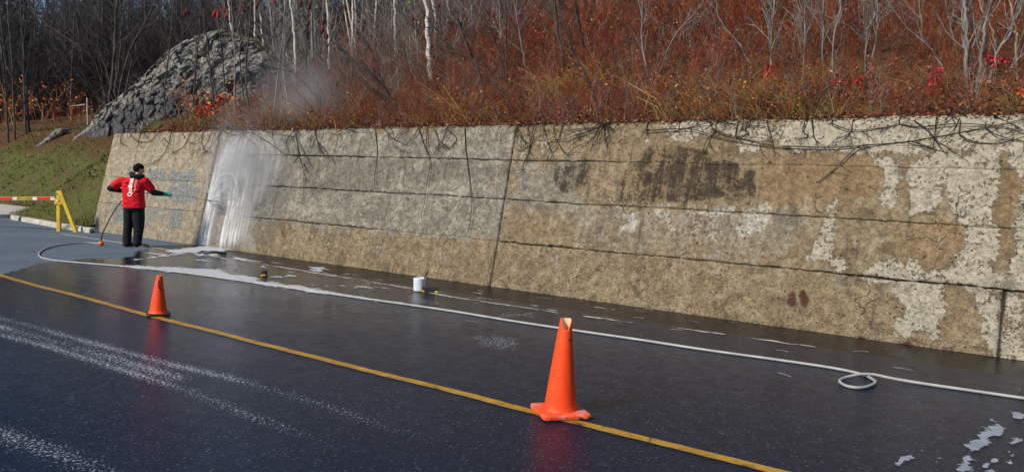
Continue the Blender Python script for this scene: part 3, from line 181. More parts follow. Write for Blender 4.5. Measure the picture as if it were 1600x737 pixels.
class MB:
    def __init__(s): s.V = []; s.Q = []; s.T = []; s.C = []; s.n = 0
    def add(s, V, Q=None, T=None, c=None):
        V = np.asarray(V, float); s.V.append(V)
        if Q is not None and len(Q): s.Q.append(np.asarray(Q, int)+s.n)
        if T is not None and len(T): s.T.append(np.asarray(T, int)+s.n)
        s.C.append(np.tile(np.array(list(c if c is not None else (1, 1, 1))+[1.0]), (len(V), 1)))
        s.n += len(V)
    def tube(s, pts, rad, sides=6, caps=True, c=None):
        P = np.array(pts, float); n = len(P)
        rad = np.full(n, rad, float) if np.isscalar(rad) else np.asarray(rad, float)
        T = np.gradient(P, axis=0); T /= np.linalg.norm(T, axis=1)[:, None]+1e-9
        up = np.array([0, 0, 1.0]) if abs(T[0, 2]) < .9 else np.array([1.0, 0, 0])
        a = np.cross(T[0], up); a /= np.linalg.norm(a); A = [a]
        for k in range(1, n):
            a = A[-1]-T[k]*(A[-1]@T[k]); a /= np.linalg.norm(a)+1e-9; A.append(a)
        A = np.array(A); B = np.cross(T, A)
        th = np.arange(sides)/sides*2*math.pi
        V = P[:, None]+rad[:, None, None]*(A[:, None]*np.cos(th)[None, :, None]+B[:, None]*np.sin(th)[None, :, None])
        V = V.reshape(-1, 3); i = np.arange(n*sides).reshape(n, sides); j = np.roll(i, -1, 1)
        Q = np.stack([i[:-1], j[:-1], j[1:], i[1:]], -1).reshape(-1, 4); Tt = []
        if caps:
            V = np.vstack([V, P[0], P[-1]]); c0, c1 = n*sides, n*sides+1
            Tt = [(c0, j[0, k], i[0, k]) for k in range(sides)]+[(c1, i[-1, k], j[-1, k]) for k in range(sides)]
        s.add(V, Q, Tt, c)
    def box(s, lo, hi, c=None, M=None):
        x0, y0, z0 = lo; x1, y1, z1 = hi
        V = np.array([(x0,y0,z0),(x1,y0,z0),(x1,y1,z0),(x0,y1,z0),(x0,y0,z1),(x1,y0,z1),(x1,y1,z1),(x0,y1,z1)], float)
        if M is not None: V = V@np.array(M)[:3, :3].T+np.array(M)[:3, 3]
        s.add(V, [(0,3,2,1),(4,5,6,7),(0,1,5,4),(1,2,6,5),(2,3,7,6),(3,0,4,7)], None, c)
    def lathe(s, prof, sides=24, c=None, cen=(0, 0, 0)):
        th = np.arange(sides)/sides*2*math.pi; n = len(prof)
        V = np.array([[(r*math.cos(t)+cen[0], r*math.sin(t)+cen[1], z+cen[2]) for t in th] for r, z in prof]).reshape(-1, 3)
        i = np.arange(n*sides).reshape(n, sides); j = np.roll(i, -1, 1)
        s.add(V, np.stack([i[:-1], j[:-1], j[1:], i[1:]], -1).reshape(-1, 4), None, c)
    def ball(s, cen, r, c=None, seg=12, rings=8):
        r = np.array([r]*3 if np.isscalar(r) else r, float)
        V = [(0, 0, 1)]
        for k in range(1, rings):
            p = math.pi*k/rings
            V += [(math.sin(p)*math.cos(2*math.pi*q/seg), math.sin(p)*math.sin(2*math.pi*q/seg), math.cos(p)) for q in range(seg)]
        V.append((0, 0, -1)); T = []; Q = []; L = len(V)-1
        for q in range(seg):
            q2 = (q+1) % seg
            T += [(0, 1+q, 1+q2), (L, 1+(rings-2)*seg+q2, 1+(rings-2)*seg+q)]
            for k in range(rings-2):
                Q.append((1+k*seg+q, 1+(k+1)*seg+q, 1+(k+1)*seg+q2, 1+k*seg+q2))
        s.add(np.array(V)*r+np.array(cen), Q, T, c)
    def arr(s):
        F = []
        if s.Q: F.append(np.vstack(s.Q))
        if s.T: F.append(np.vstack(s.T))
        return np.vstack(s.V), F, np.vstack(s.C)
    def build(s, name, mat, parent=None, smooth=False, bevel=0, shift=None):
        V, F, C = s.arr()
        if shift is not None: V = V-np.array(shift)
        o = obj(name, V, F, mat, parent, smooth, {'col': ('FLOAT_COLOR', C)})
        if bevel:
            b = o.modifiers.new('bevel', 'BEVEL'); b.width = bevel; b.segments = 2; b.limit_method = 'ANGLE'
        return o

# ---------------------------------------------------------------- material helpers
class NT:
    def __init__(s, name):
        s.m = bpy.data.materials.new(name); s.m.use_nodes = True; s.t = s.m.node_tree
        s.b = s.t.nodes['Principled BSDF']; s.out = s.t.nodes['Material Output']
    def n(s, ty, **k):
        x = s.t.nodes.new('ShaderNode'+ty)
        for a, v in k.items(): setattr(x, a, v)
        return x
    def l(s, a, b): s.t.links.new(a, b)
    def put(s, sock, v):
        if isinstance(v, bpy.types.NodeSocket): s.l(v, sock)
        elif isinstance(v, (tuple, list)) and len(v) == 3 and sock.type == 'RGBA': sock.default_value = (*v, 1)
        else: sock.default_value = v
    def attr(s, name, out='Color'):
        return s.n('Attribute', attribute_name=name).outputs[out]
    def sep(s, c):
        x = s.n('SeparateColor'); s.l(c, x.inputs[0]); return x.outputs
    def math(s, op, a, b=0.0, clamp=False):
        x = s.n('Math', operation=op, use_clamp=clamp); s.put(x.inputs[0], a); s.put(x.inputs[1], b); return x.outputs[0]
    def mix(s, f, a, b, mode='MIX'):
        x = s.n('Mix', data_type='RGBA', blend_type=mode); s.put(x.inputs[0], f); s.put(x.inputs[6], a); s.put(x.inputs[7], b); return x.outputs[2]
    def noise(s, co, sc, det=4, rough=.55, dist=0.0, scale3=None):
        if scale3:
            mp = s.n('Mapping'); s.l(co, mp.inputs[0]); mp.inputs['Scale'].default_value = scale3; co = mp.outputs[0]
        x = s.n('TexNoise'); s.l(co, x.inputs['Vector']); x.inputs['Scale'].default_value = sc; x.inputs['Detail'].default_value = det
        x.inputs['Roughness'].default_value = rough; x.inputs['Distortion'].default_value = dist
        return x.outputs[0]
    def voro(s, co, sc, feat='F1', out='Distance'):
        x = s.n('TexVoronoi', feature=feat); s.l(co, x.inputs['Vector']); x.inputs['Scale'].default_value = sc
        return x.outputs[out]
    def rng(s, v, a, b, c=0.0, d=1.0, smooth=True):
        x = s.n('MapRange', interpolation_type='SMOOTHSTEP' if smooth else 'LINEAR'); s.put(x.inputs[0], v)
        for i, q in enumerate((a, b, c, d)): x.inputs[i+1].default_value = q
        return x.outputs[0]
    def obj(s): return s.n('TexCoord').outputs['Object']
    def bump(s, h, st, dist=.02, nrm=None):
        x = s.n('Bump'); s.put(x.inputs['Strength'], st); x.inputs['Distance'].default_value = dist; s.l(h, x.inputs['Height'])
        if nrm is not None: s.l(nrm, x.inputs['Normal'])
        return x.outputs[0]
    def fin(s, col=None, rough=None, nrm=None, spec=None, **k):
        if col is not None: s.put(s.b.inputs['Base Color'], col)
        if rough is not None: s.put(s.b.inputs['Roughness'], rough)
        if nrm is not None: s.l(nrm, s.b.inputs['Normal'])
        if spec is not None: s.put(s.b.inputs['Specular IOR Level'], spec)
        for a, v in k.items(): s.put(s.b.inputs[a.replace('_', ' ')], v)
        return s.m
def simple(name, col, rough=.6, var=.25, sc=12, bump=.15, spec=.4, **k):
    t = NT(name); co = t.obj(); n = t.noise(co, sc, 5)
    c = t.mix(t.rng(n, .3, .7), tuple(x*(1-var) for x in col), tuple(min(1, x*(1+var)) for x in col))
    return t.fin(c, rough, t.bump(t.noise(co, sc*4, 3), bump, .005), spec, **k)
def vcol(name, rough=.8, spec=.2, var=.3, sc=30, back=0.0):
    t = NT(name); c = t.attr('col'); n = t.noise(t.obj(), sc, 3)
    c = t.mix(1.0, c, t.mix(t.rng(n, .25, .75), (1-var,)*3, (1+var,)*3), 'MULTIPLY')
    return t.fin(c, rough, None, spec)

# ================================================================ ROAD
def road_mat():
    t = NT('wet_asphalt'); co = t.attr('wc', 'Vector'); A = t.sep(t.attr('ra')); wet, streak, crack = A[0], A[1], A[2]
    X = t.n('SeparateXYZ'); t.l(co, X.inputs[0])
    gut = t.rng(t.math('ADD', X.outputs[1], t.math('MULTIPLY', t.noise(co, 3), .12)), -1.02, -.94)
    big = t.noise(co, .7, 5, .6); mid = t.noise(co, 6, 5, .65); agg = t.voro(co, 95); agg2 = t.voro(co, 170)
    peb = t.voro(co, 70, out='Color'); pv = t.sep(peb)[0]
    pale = t.math('MULTIPLY', t.rng(agg, .40, .20), t.rng(pv, .72, .90))
    wete = t.rng(t.math('ADD', wet, t.math('MULTIPLY', t.math('SUBTRACT', mid, .5), .35)), .40, .60)
    dry = t.mix(t.rng(big, .35, .7), (.12, .16, .225), (.165, .21, .28))  # blue skylight is mixed into the dry grey too
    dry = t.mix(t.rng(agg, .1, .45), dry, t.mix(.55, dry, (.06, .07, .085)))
    wc = t.mix(t.rng(big, .3, .7), (.0012, .0070, .028), (.0026, .0105, .033))  # blue of the reflected sky put into the wet base colour
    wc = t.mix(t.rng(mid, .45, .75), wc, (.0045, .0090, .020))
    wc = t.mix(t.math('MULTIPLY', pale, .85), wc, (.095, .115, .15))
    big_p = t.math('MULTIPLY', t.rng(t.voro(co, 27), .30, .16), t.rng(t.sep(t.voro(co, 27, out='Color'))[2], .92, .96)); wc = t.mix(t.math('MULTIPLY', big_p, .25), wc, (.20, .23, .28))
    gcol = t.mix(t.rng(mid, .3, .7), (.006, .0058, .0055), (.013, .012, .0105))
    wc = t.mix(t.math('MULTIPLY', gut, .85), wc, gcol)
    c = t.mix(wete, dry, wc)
    # dried lather left in the wheel tracks: specks whose number follows the track
    sp = t.voro(co, 38, out='Color'); spd = t.noise(co, 52, 4, .70, .4)
    st = t.math('MULTIPLY', t.rng(t.math('ADD', spd, t.math('MULTIPLY', streak, .17)), .645, .70), t.rng(streak, .03, .3))
    sw = t.noise(co, 1.6, 6, .75, .5, (1.0, 4.0, 1.0))
    c = t.mix(t.math('MULTIPLY', st, .75), c, (.50, .55, .64))
    smear_sheen = t.math('MULTIPLY', t.rng(sw, .58, .72), t.math('MULTIPLY', t.math('MULTIPLY', A[0], t.rng(X.outputs[0], -2.5, 3.0)), .30))
    c = t.mix(smear_sheen, c, (.42, .46, .55))  # water smears and pale sheen streaks painted into the colour
    ck = t.rng(t.math('ADD', crack, t.math('MULTIPLY', t.math('SUBTRACT', mid, .5), .3)), .62, .75)
    c = t.mix(ck, c, (.008, .008, .010))
    pool = t.math('MULTIPLY', t.rng(t.math('ADD', X.outputs[0], t.math('MULTIPLY', t.math('SUBTRACT', t.noise(co, .9, 4, .6), .5), 7.0)), -4.0, 3.0), t.math('SUBTRACT', 1.0, gut))   # standing water towards the wash
    rough_w = t.mix(pool, t.mix(t.rng(mid, .35, .65), (.15,)*3, (.24,)*3), t.mix(t.rng(mid, .35, .65), (.045,)*3, (.10,)*3))
    rough_w = t.mix(gut, rough_w, (.30,)*3)
    rough = t.mix(wete, (.85,)*3, rough_w); rough = t.mix(st, rough, (.7,)*3)
    h = t.math('ADD', t.math('MULTIPLY', agg, .7), t.math('MULTIPLY', t.noise(co, 30, 5, .75), 1.3))
    h = t.math('SUBTRACT', h, t.math('MULTIPLY', ck, 2.0))
    bst = t.mix(wete, (.6,)*3, t.mix(pool, (.36,)*3, (.16,)*3)); bst = t.mix(gut, bst, (.12,)*3)
    nr = t.bump(h, bst, .010)
    nr = t.bump(t.noise(co, 5, 3, .5), .045, .03, nr)
    t.put(t.b.inputs['Specular Tint'], (.55, .86, 1.0)); return t.fin(c, rough, nr, t.rng(pool, 0, 1, .17, .36))
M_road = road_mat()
def uneven(segs):
    out = []
    for a, b, n in segs: out += list(np.linspace(a, b, n, endpoint=False))
    return np.array(out+[segs[-1][1]])
us = uneven([(-60, -12, 24), (-12, -9, 20), (-9, 14, 460), (14, 24, 60), (24, 140, 40)])
ws = uneven([(-70, -14, 26), (-14, -9, 50), (-9, .3, 190), (.3, 6, 24)])
U, Wc, F = grid(us, ws)
dsd = polysd(U, Wc, DRY) + (fbm(U*2.2, Wc*2.2, 4, 3)-.5)*.55
dryf = sst(.12, -.12, dsd)
# damp patches and runs inside the dry part
strk = np.zeros_like(U)
for pts, hw in STREAK:
    d = linesd(U, Wc, pts); along = fbm(U*1.1+hw*50, Wc*.6, 3, 5)
    strk = np.maximum(strk, np.exp(-(d/(hw*1.1))**2)*(.35+.9*along)*sst(-5.6, -1.2, U))
crk = np.zeros_like(U)
for pts in CRACK:
    d = linesd(U, Wc, pts)+(fbm(U*4, Wc*4, 3, 9)-.5)*.10
    crk = np.maximum(crk, sst(.035, .0, np.abs(d)))
smr = np.zeros_like(U)
for p in SMEAR:
    smr = np.maximum(smr, sst(.10, -.10, polysd(U, Wc, p)+(fbm(U*14, Wc*5, 3, 2)-.5)*.35))
V = FR(U, Wc, 0*U)
ra = np.stack([1-dryf, np.maximum(strk, smr*.55), crk, np.ones_like(U)], -1)
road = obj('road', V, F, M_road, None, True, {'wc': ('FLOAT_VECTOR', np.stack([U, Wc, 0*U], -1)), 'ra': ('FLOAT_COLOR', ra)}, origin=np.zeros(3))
tag(road, kind='structure')
M_soil = simple('bare_soil', (.10, .08, .06), .95)
g = 900.0
base = obj('ground', [(-g, -g, -6), (g, -g, -6), (g, g, -6), (-g, g, -6)], [(0, 1, 2, 3)], M_soil); tag(base, kind='structure')

def strip(name, pts, width, mat, z=.004, step=.03, rag=.006, seed=0, thr=None, parent=None):
    P = catmull(pts, 12)
    L = np.concatenate([[0], np.cumsum(np.linalg.norm(np.diff(P, axis=0), axis=1))])
    s = np.arange(0, L[-1], step); C = np.stack([np.interp(s, L, P[:, 0]), np.interp(s, L, P[:, 1])], -1)
    T = np.gradient(C, axis=0); T /= np.linalg.norm(T, axis=1)[:, None]; Nn = np.stack([-T[:, 1], T[:, 0]], -1)
    k = np.linspace(-1, 1, 9); off = k[None]*width/2+ (np.abs(k[None]) > .9)*np.sign(k[None])*(fbm(s[:, None]*9, k[None]*3+seed, 3, seed)-.5)*rag*4
    G = C[:, None]+Nn[:, None]*off[..., None]; n = len(s)
    i = np.arange(n*9).reshape(n, 9); F = np.stack([i[:-1, :-1], i[1:, :-1], i[1:, 1:], i[:-1, 1:]], -1).reshape(-1, 4)
    G = G.reshape(-1, 2)
    if thr is not None:
        cc = G[F].mean(1); F = F[thr(cc[:, 0], cc[:, 1]) > 0]
    V = FR(G[:, 0], G[:, 1], np.full(len(G), z))
    o = obj(name, V, F, mat, parent, False, {'wc': ('FLOAT_VECTOR', np.stack([G[:, 0], G[:, 1], 0*G[:, 0]], -1))}, origin=FR(*P[0], 0.0))
    return tag(o, kind='structure')
def fade(t, co, sc, lo, hi, mx_):
    e = t.sep(t.attr('ra'))[0]; f = t.noise(co, sc, 5, .7, .3, (1, 2.2, 1)); a = t.math('MULTIPLY', t.rng(t.math('ADD', e, t.math('MULTIPLY', t.math('SUBTRACT', f, .5), 1.5)), lo, hi), mx_)
    tr = t.n('BsdfTransparent'); mx = t.n('MixShader'); t.l(a, mx.inputs[0]); t.l(tr.outputs[0], mx.inputs[1]); t.l(t.b.outputs[0], mx.inputs[2]); t.l(mx.outputs[0], t.out.inputs[0])
def paint_mat(name, c1, c2, worn, wornc, rough):
    t = NT(name); co = t.attr('wc', 'Vector'); n = t.noise(co, 9, 5, .7); f = t.noise(co, 70, 4, .7)
    c = t.mix(t.rng(t.noise(co, 4, 4), .35, .65), c1, c2)
    w = t.rng(t.math('ADD', t.math('MULTIPLY', n, .5), t.math('MULTIPLY', f, .5)), worn, worn+.10)
    crackn = t.voro(co, 5, 'DISTANCE_TO_EDGE'); cr = t.math('MULTIPLY', t.rng(crackn, .035, .012), t.rng(n, .5, .62))
    c = t.mix(t.math('MAXIMUM', w, cr), c, wornc)
    if 'marking' in name: fade(t, co, 24, .62, .84, .92)
    return t.fin(c, rough, t.bump(f, .25, .006), .4)
M_yel = paint_mat('yellow_road_paint', (.36, .195, .022), (.44, .26, .04), .515, (.05, .04, .03), .38)
M_edge = paint_mat('worn_white_road_paint', (.36, .35, .33), (.48, .47, .45), .56, (.06, .06, .065), .6)
M_mark = paint_mat('old_white_marking_paint', (.24, .275, .36), (.34, .375, .46), .60, (.07, .08, .11), .55)
yl = [(9.5, -4.75), (7.2, -5.0)]+YEL+[(-8.5, -5.34), (-11, -5.34)]
strip('yellow_line', yl, .098, M_yel, .004, .03, .004, 1)
strip('white_edge_line', EDGE, .075, M_edge, .004, .025, .012, 4,
      lambda u, w: fbm(u*2.6, w*9, 4, 21)+.30*sst(7.6, 8.8, u)+.10*sst(-.5, 2.5, u)-.16*sst(-1.2, -3, u)-.05*sst(-4, -5, u)-.43)

def mask_sheet(name, polys, cell, rag, freq, mat, z0, h, seed, soft=.03, grow=.0):
    VV = []; FF = []; n0 = 0; WC = []; EE = []
    for q, poly in enumerate(polys):
        P = np.array(poly); lo = P.min(0)-.1; hi = P.max(0)+.1
        U, W_, F = grid(np.arange(lo[0], hi[0], cell), np.arange(lo[1], hi[1], cell*.7))
        if not len(F): continue
        d = polysd(U, W_, poly)+(fbm(U*freq[0], W_*freq[1], 4, seed+q)-.5)*rag
        keep = (d[F].mean(1) < grow); F = F[keep]
        used = np.unique(F); mp = np.full(len(U), -1); mp[used] = np.arange(len(used))
        zz = z0+h*sst(0, -soft*2, d[used])
        VV.append(FR(U[used], W_[used], zz)); FF.append(mp[F]+n0); n0 += len(used); WC.append(np.stack([U[used], W_[used], 0*zz], -1)); EE.append(sst(grow, -soft*2, d[used]))
    ee = np.concatenate(EE); return obj(name, np.vstack(VV), np.vstack(FF), mat, None, True, {'wc': ('FLOAT_VECTOR', np.vstack(WC)), 'ra': ('FLOAT_COLOR', np.stack([ee]*4, -1))})
def foam_mat():
    t = NT('wash_foam'); co = t.attr('wc', 'Vector'); fade(t, co, 14, .50, 1.0, .86); n = t.noise(co, 18, 4, .6, .3, (1, 2.5, 1))
    c = t.mix(t.rng(n, .3, .65), (.36, .41, .50), (.70, .74, .80))
    return t.fin(c, .45, t.bump(t.noise(co, 60, 3), .25, .01), .5)
M_foam = foam_mat()
fo = mask_sheet('foam', FOAM, .016, .40, (3.5, 16), M_foam, .0045, .008, 31, .06, .07); tag(fo, 'white wash foam spreading on the wet road from the wall foot', 'foam', kind='stuff')
rp = []
for k in range(30):
    u = rnd.uniform(-3.2, 6.5); w = rnd.choice([rnd.gauss(-1.1, .22), rnd.uniform(-2.3, -.3)]); L = rnd.uniform(.05, .26); b = rnd.uniform(.006, .018)
    rp.append([(u-L, w-b+L*.1), (u, w-b*1.6), (u+L, w-L*.1), (u+L*.8, w+b), (u, w+b*1.4), (u-L*.7, w+b)])
ff = mask_sheet('foam_flecks', rp, .012, .12, (9, 16), M_foam, .0045, .003, 61, .02, .015); tag(ff, 'small white foam flecks scattered along the gutter', 'foam', kind='stuff')
mk = mask_sheet('worn_road_marking', MARK, .008, .13, (16, 9), M_mark, .004, .0005, 71, .02, .02); tag(mk, kind='structure')

# ================================================================ TERRAIN
def hill_mat():
    t = NT('hill_ground'); co = t.attr('wc', 'Vector'); G = t.sep(t.attr('ra'))[0]
    n1 = t.noise(co, .9, 6, .65); n2 = t.noise(co, 7, 5, .7); n3 = t.noise(co, 28, 4, .7)
    litter = t.mix(t.rng(n3, .3, .7), (.035, .022, .014), (.15, .075, .035)); litter = t.mix(t.rng(n2, .5, .75), litter, (.10, .085, .045))
    gr = t.mix(t.rng(n3, .3, .7), (.050, .070, .016), (.145, .165, .045)); gr = t.mix(t.rng(t.math('ADD', t.math('MULTIPLY', n1, .6), t.math('MULTIPLY', n2, .4)), .42, .62), gr, (.10, .075, .045))
    c = t.mix(G, litter, gr)
    return t.fin(c, .95, t.bump(t.math('ADD', n2, n3), .8, .05), .1)
us = uneven([(-40, -10, 30), (-10, 12.9, 92), (12.9, 15, 21), (15, 50, 110), (50, 200, 50)])
ws = uneven([(-.55, 1.2, 30), (1.2, 12, 70), (12, 60, 70), (60, 160, 20)])
U, Wc, F = grid(us, ws)
H = terr(U, Wc); inner = (U < 13.0) & (Wc < .62)
H = np.where(inner, -.3, H)
H = H+np.where(inner | (H < 0), 0, (fbm(U*1.3, Wc*1.3, 4, 8)-.5)*.22*sst(.7, 2, np.where(U > 13.5, 3, Wc))+(fbm(U*.25, Wc*.25, 3, 4)-.5)*1.6*sst(12, 26, Wc))
grs = sst(12.9, 13.1, U)*sst(2.9, 1.9, H+.9*(fbm(U*.5, Wc*.5, 3, 77)-.5)-1.2*sst(24, 15, U))*sst(60, 34, U)
ter = obj('hillside', FR(U, Wc, H), F, hill_mat(), None, True, {'wc': ('FLOAT_VECTOR', np.stack([U, Wc, H], -1)), 'ra': ('FLOAT_COLOR', np.stack([grs, grs, grs, grs*0+1], -1))}, origin=np.zeros(3))
tag(ter, kind='structure')
def TW(u, w): return FR(u, w, terr(u, w))

# kerb and pavement at the left
M_kerb = simple('kerb_concrete', (.40, .39, .36), .85, .25, 6, .4)
for q, pts in enumerate(KERB):
    P = np.array(catmull(pts, 6)); n = len(P); T = np.gradient(P, axis=0); T /= np.linalg.norm(T, axis=1)[:, None]; Nn = np.stack([-T[:, 1], T[:, 0]], -1)
    prof = [(-.01, -.02), (0, .10), (.025, .125), (.15, .125), (.165, .10), (.17, -.05)]
    sg = 1
    V = np.stack([FR(P[:, 0]+sg*Nn[:, 0]*a, P[:, 1]+sg*Nn[:, 1]*a, b+.012*(fbm(np.arange(n)*.7, np.arange(n)*0+a*9, 3, q)-.5)) for a, b in prof], 1)
    m = len(prof); i = np.arange(n*m).reshape(n, m); Fq = np.stack([i[:-1, :-1], i[1:, :-1], i[1:, 1:], i[:-1, 1:]], -1).reshape(-1, 4)
    V = V.reshape(-1, 3)
    c0 = len(V); V = np.vstack([V, V[:m].mean(0), V[-m:].mean(0)])
    Tt = [(c0, i[0, k+1], i[0, k]) for k in range(m-1)]+[(c0+1, i[-1, k], i[-1, k+1]) for k in range(m-1)]
    tag(obj('kerb', V, [Fq, np.array(Tt)], M_kerb, None, False), kind='structure')
bm = MB(); PW = WALK; top = FR([p[0] for p in PW], [p[1] for p in PW], [.10]*len(PW)); bot = FR([p[0] for p in PW], [p[1] for p in PW], [-.05]*len(PW)); n = len(PW)
c = top.mean(0); V = np.vstack([top, bot, c]); T = [(i, (i+1) % n, 2*n) for i in range(n)]; Q = [(i, n+i, n+(i+1) % n, (i+1) % n) for i in range(n)]
tag(obj('pavement', V, [np.array(Q), np.array(T)], simple('pavement_concrete', (.42, .40, .37), .9, .15, 2, .3)), kind='structure')

# ================================================================ RETAINING WALL
def va_out(t, co):
    cn = t.n('TexNoise'); t.l(co, cn.inputs['Vector']); cn.inputs['Scale'].default_value = 6; cn.inputs['Detail'].default_value = 4
    a = t.n('VectorMath', operation='SCALE'); t.l(cn.outputs['Color'], a.inputs[0]); a.inputs['Scale'].default_value = .35
    b = t.n('VectorMath', operation='ADD'); t.l(co, b.inputs[0]); t.l(a.outputs[0], b.inputs[1]); return b.outputs[0]
def wall_mat():
    t = NT('weathered_concrete'); co = t.attr('wc', 'Vector')
    A = t.n('Attribute', attribute_name='sa'); sA = t.sep(A.outputs['Color']); light, dark, ochre, grey = sA[0], sA[1], sA[2], A.outputs['Alpha']
    B = t.n('Attribute', attribute_name='sb'); sB = t.sep(B.outputs['Color']); blue, white, rust, wet = sB[0], sB[1], sB[2], B.outputs['Alpha']
    X = t.n('SeparateXYZ'); t.l(co, X.inputs[0])
    n1 = t.noise(co, 1.1, 6, .65); n2 = t.noise(co, 5.5, 6, .72); n3 = t.noise(co, 22, 6, .78); n4 = t.noise(co, 60, 4, .75)
    dr = t.noise(co, 3.2, 5, .65, .2, (1.0, .16, 1))
    pb = t.voro(co, 55); pc = t.sep(t.voro(co, 55, out='Color'))[1]
    c = t.mix(t.rng(n1, .33, .68), (.165, .122, .072), (.275, .215, .135)); c = t.mix(t.rng(n3, .52, .36), c, (.115, .088, .056)); c = t.mix(t.rng(n3, .57, .72), c, (.36, .30, .21))
    c = t.mix(t.rng(n2, .42, .72), c, (.33, .28, .20))
    c = t.mix(t.math('MULTIPLY', t.rng(dr, .50, .72), .45), c, (.13, .105, .072))
    blot = t.noise(co, 2.3, 6, .70, .6); c = t.mix(t.math('MULTIPLY', t.rng(blot, .53, .63), .68), c, (.088, .068, .045)); c = t.mix(t.math('MULTIPLY', t.rng(blot, .43, .33), .5), c, (.33, .265, .175))
    runs = t.noise(co, 1, 5, .7, .15, (7.5, .55, 1)); rmask = t.math('MULTIPLY', t.rng(runs, .60, .70), t.rng(n1, .40, .60))
    seg1 = t.rng(X.outputs[0], 8.3, 8.4); c = t.mix(t.math('MULTIPLY', seg1, .75), c, t.mix(t.rng(n2, .35, .7), (.25, .225, .175), (.40, .36, .28)))
    gm = t.rng(t.math('ADD', grey, t.math('MULTIPLY', t.math('SUBTRACT', n2, .5), .9)), .05, .85)
    c = t.mix(t.math('MULTIPLY', gm, .85), c, t.mix(t.rng(n2, .35, .7), (.150, .146, .130), (.30, .293, .265))); c = t.mix(t.math('MULTIPLY', gm, t.rng(n3, .50, .34)), c, (.10, .092, .076))
    om = t.rng(t.math('ADD', ochre, t.math('MULTIPLY', t.math('SUBTRACT', n2, .5), 1.0)), .2, .9)
    c = t.mix(t.math('MULTIPLY', om, .7), c, t.mix(t.rng(n3, .35, .65), (.150, .098, .050), (.255, .178, .100)))
    c = t.mix(t.math('MULTIPLY', rmask, .6), c, (.44, .41, .35)); c = t.mix(t.math('MULTIPLY', t.rng(runs, .45, .31), .62), c, (.070, .058, .044)); c = t.mix(t.math('MULTIPLY', gm, t.rng(blot, .54, .64, 0, .5)), c, (.10, .096, .082)); c = t.mix(t.math('MULTIPLY', gm, t.rng(blot, .46, .36, 0, .5)), c, (.40, .385, .34))
    def flaky(mask, ka, kb, lo, hi, extra=None):
        v = t.math('ADD', t.math('MULTIPLY', mask, .5), t.math('ADD', t.math('MULTIPLY', t.math('SUBTRACT', n2, .5), ka), t.math('MULTIPLY', t.math('SUBTRACT', n3, .5), kb)))
        if extra is not None: v = t.math('ADD', v, extra)
        return t.math('MULTIPLY', t.rng(v, lo, hi), t.rng(mask, .04, .28))
    lm = flaky(light, 1.1, 1.25, .24, .35)
    c = t.mix(t.math('MULTIPLY', lm, .9), c, t.mix(t.rng(n3, .3, .7), (.27, .25, .20), (.45, .42, .355)))
    bm_ = t.rng(t.math('ADD', blue, t.math('MULTIPLY', t.math('SUBTRACT', n3, .5), 1.3)), .30, .66)
    c = t.mix(t.math('MULTIPLY', bm_, .82), c, t.mix(t.rng(n3, .42, .58), (.075, .095, .115), (.25, .28, .30)))
    wm = flaky(white, .9, 1.5, .14, .40)
    c = t.mix(t.math('MULTIPLY', wm, .50), c, (.54, .54, .52))
    dm = t.math('MULTIPLY', flaky(dark, 1.8, 1.6, .22, .48, t.math('MULTIPLY', t.math('SUBTRACT', runs, .5), 1.5)), t.rng(dark, .3, .8, .45, 1.0))
    c = t.mix(t.math('MULTIPLY', dm, .92), c, t.mix(t.rng(n3, .4, .6), (.007, .0058, .0048), (.045, .031, .020)))
    vein = t.n('TexVoronoi', feature='DISTANCE_TO_EDGE'); t.l(va_out(t, co), vein.inputs['Vector']); vein.inputs['Scale'].default_value = 5.0
    c = t.mix(t.math('MULTIPLY', t.math('MULTIPLY', dm, t.rng(vein.outputs['Distance'], .03, .008)), t.rng(blot, .54, .66)), c, (.30, .24, .16))
    # exposed aggregate: pale and dark stones, more of them low down, none on sound render
    low = t.math('MULTIPLY', t.rng(t.math('ADD', X.outputs[1], t.math('MULTIPLY', n1, 1.2)), 2.4, .5, .12, .85), t.math('SUBTRACT', 1.0, t.math('MULTIPLY', lm, .75)))
    st = t.math('MULTIPLY', t.rng(pb, .55, .30), low)
    c = t.mix(t.math('MULTIPLY', st, t.rng(pc, .70, .90, 0, .6)), c, (.42, .36, .27))
    c = t.mix(t.math('MULTIPLY', t.math('MULTIPLY', st, t.rng(pc, .34, .16)), .6), c, (.055, .045, .034))
    pit = t.rng(t.voro(co, 15), .22, .12); pitm = t.math('MULTIPLY', pit, t.rng(t.noise(co, 3.1, 5, .7), .50, .58))
    c = t.mix(t.math('MULTIPLY', pitm, .9), c, (.03, .025, .02))
    rm = t.rng(t.math('ADD', rust, t.math('MULTIPLY', t.math('ADD', t.math('MULTIPLY', t.math('SUBTRACT', n2, .5), .9), t.math('SUBTRACT', n3, .5)), 1.1)), .30, 1.05)
    c = t.mix(t.math('MULTIPLY', rm, .92), c, (.055, .014, .013))
    crk = t.n('TexVoronoi', feature='DISTANCE_TO_EDGE'); mp = t.n('Mapping'); t.l(co, mp.inputs[0])
    va = t.n('VectorMath', operation='ADD'); t.l(mp.outputs[0], va.inputs[0])
    vs = t.n('VectorMath', operation='SCALE'); cn = t.n('TexNoise'); t.l(co, cn.inputs['Vector']); cn.inputs['Scale'].default_value = 4; t.l(cn.outputs['Color'], vs.inputs[0]); vs.inputs['Scale'].default_value = .5
    t.l(vs.outputs[0], va.inputs[1]); t.l(va.outputs[0], crk.inputs['Vector']); crk.inputs['Scale'].default_value = 1.3
    ck = t.math('MULTIPLY', t.rng(crk.outputs['Distance'], .012, .003), t.rng(n1, .52, .60))
    c = t.mix(t.math('MULTIPLY', ck, .75), c, (.05, .042, .034))
    c = t.mix(t.math('MULTIPLY', t.rng(n4, .55, .8), .25), c, (.40, .36, .29)); c = t.mix(t.math('MULTIPLY', t.rng(n4, .45, .25), .35), c, (.07, .058, .044))
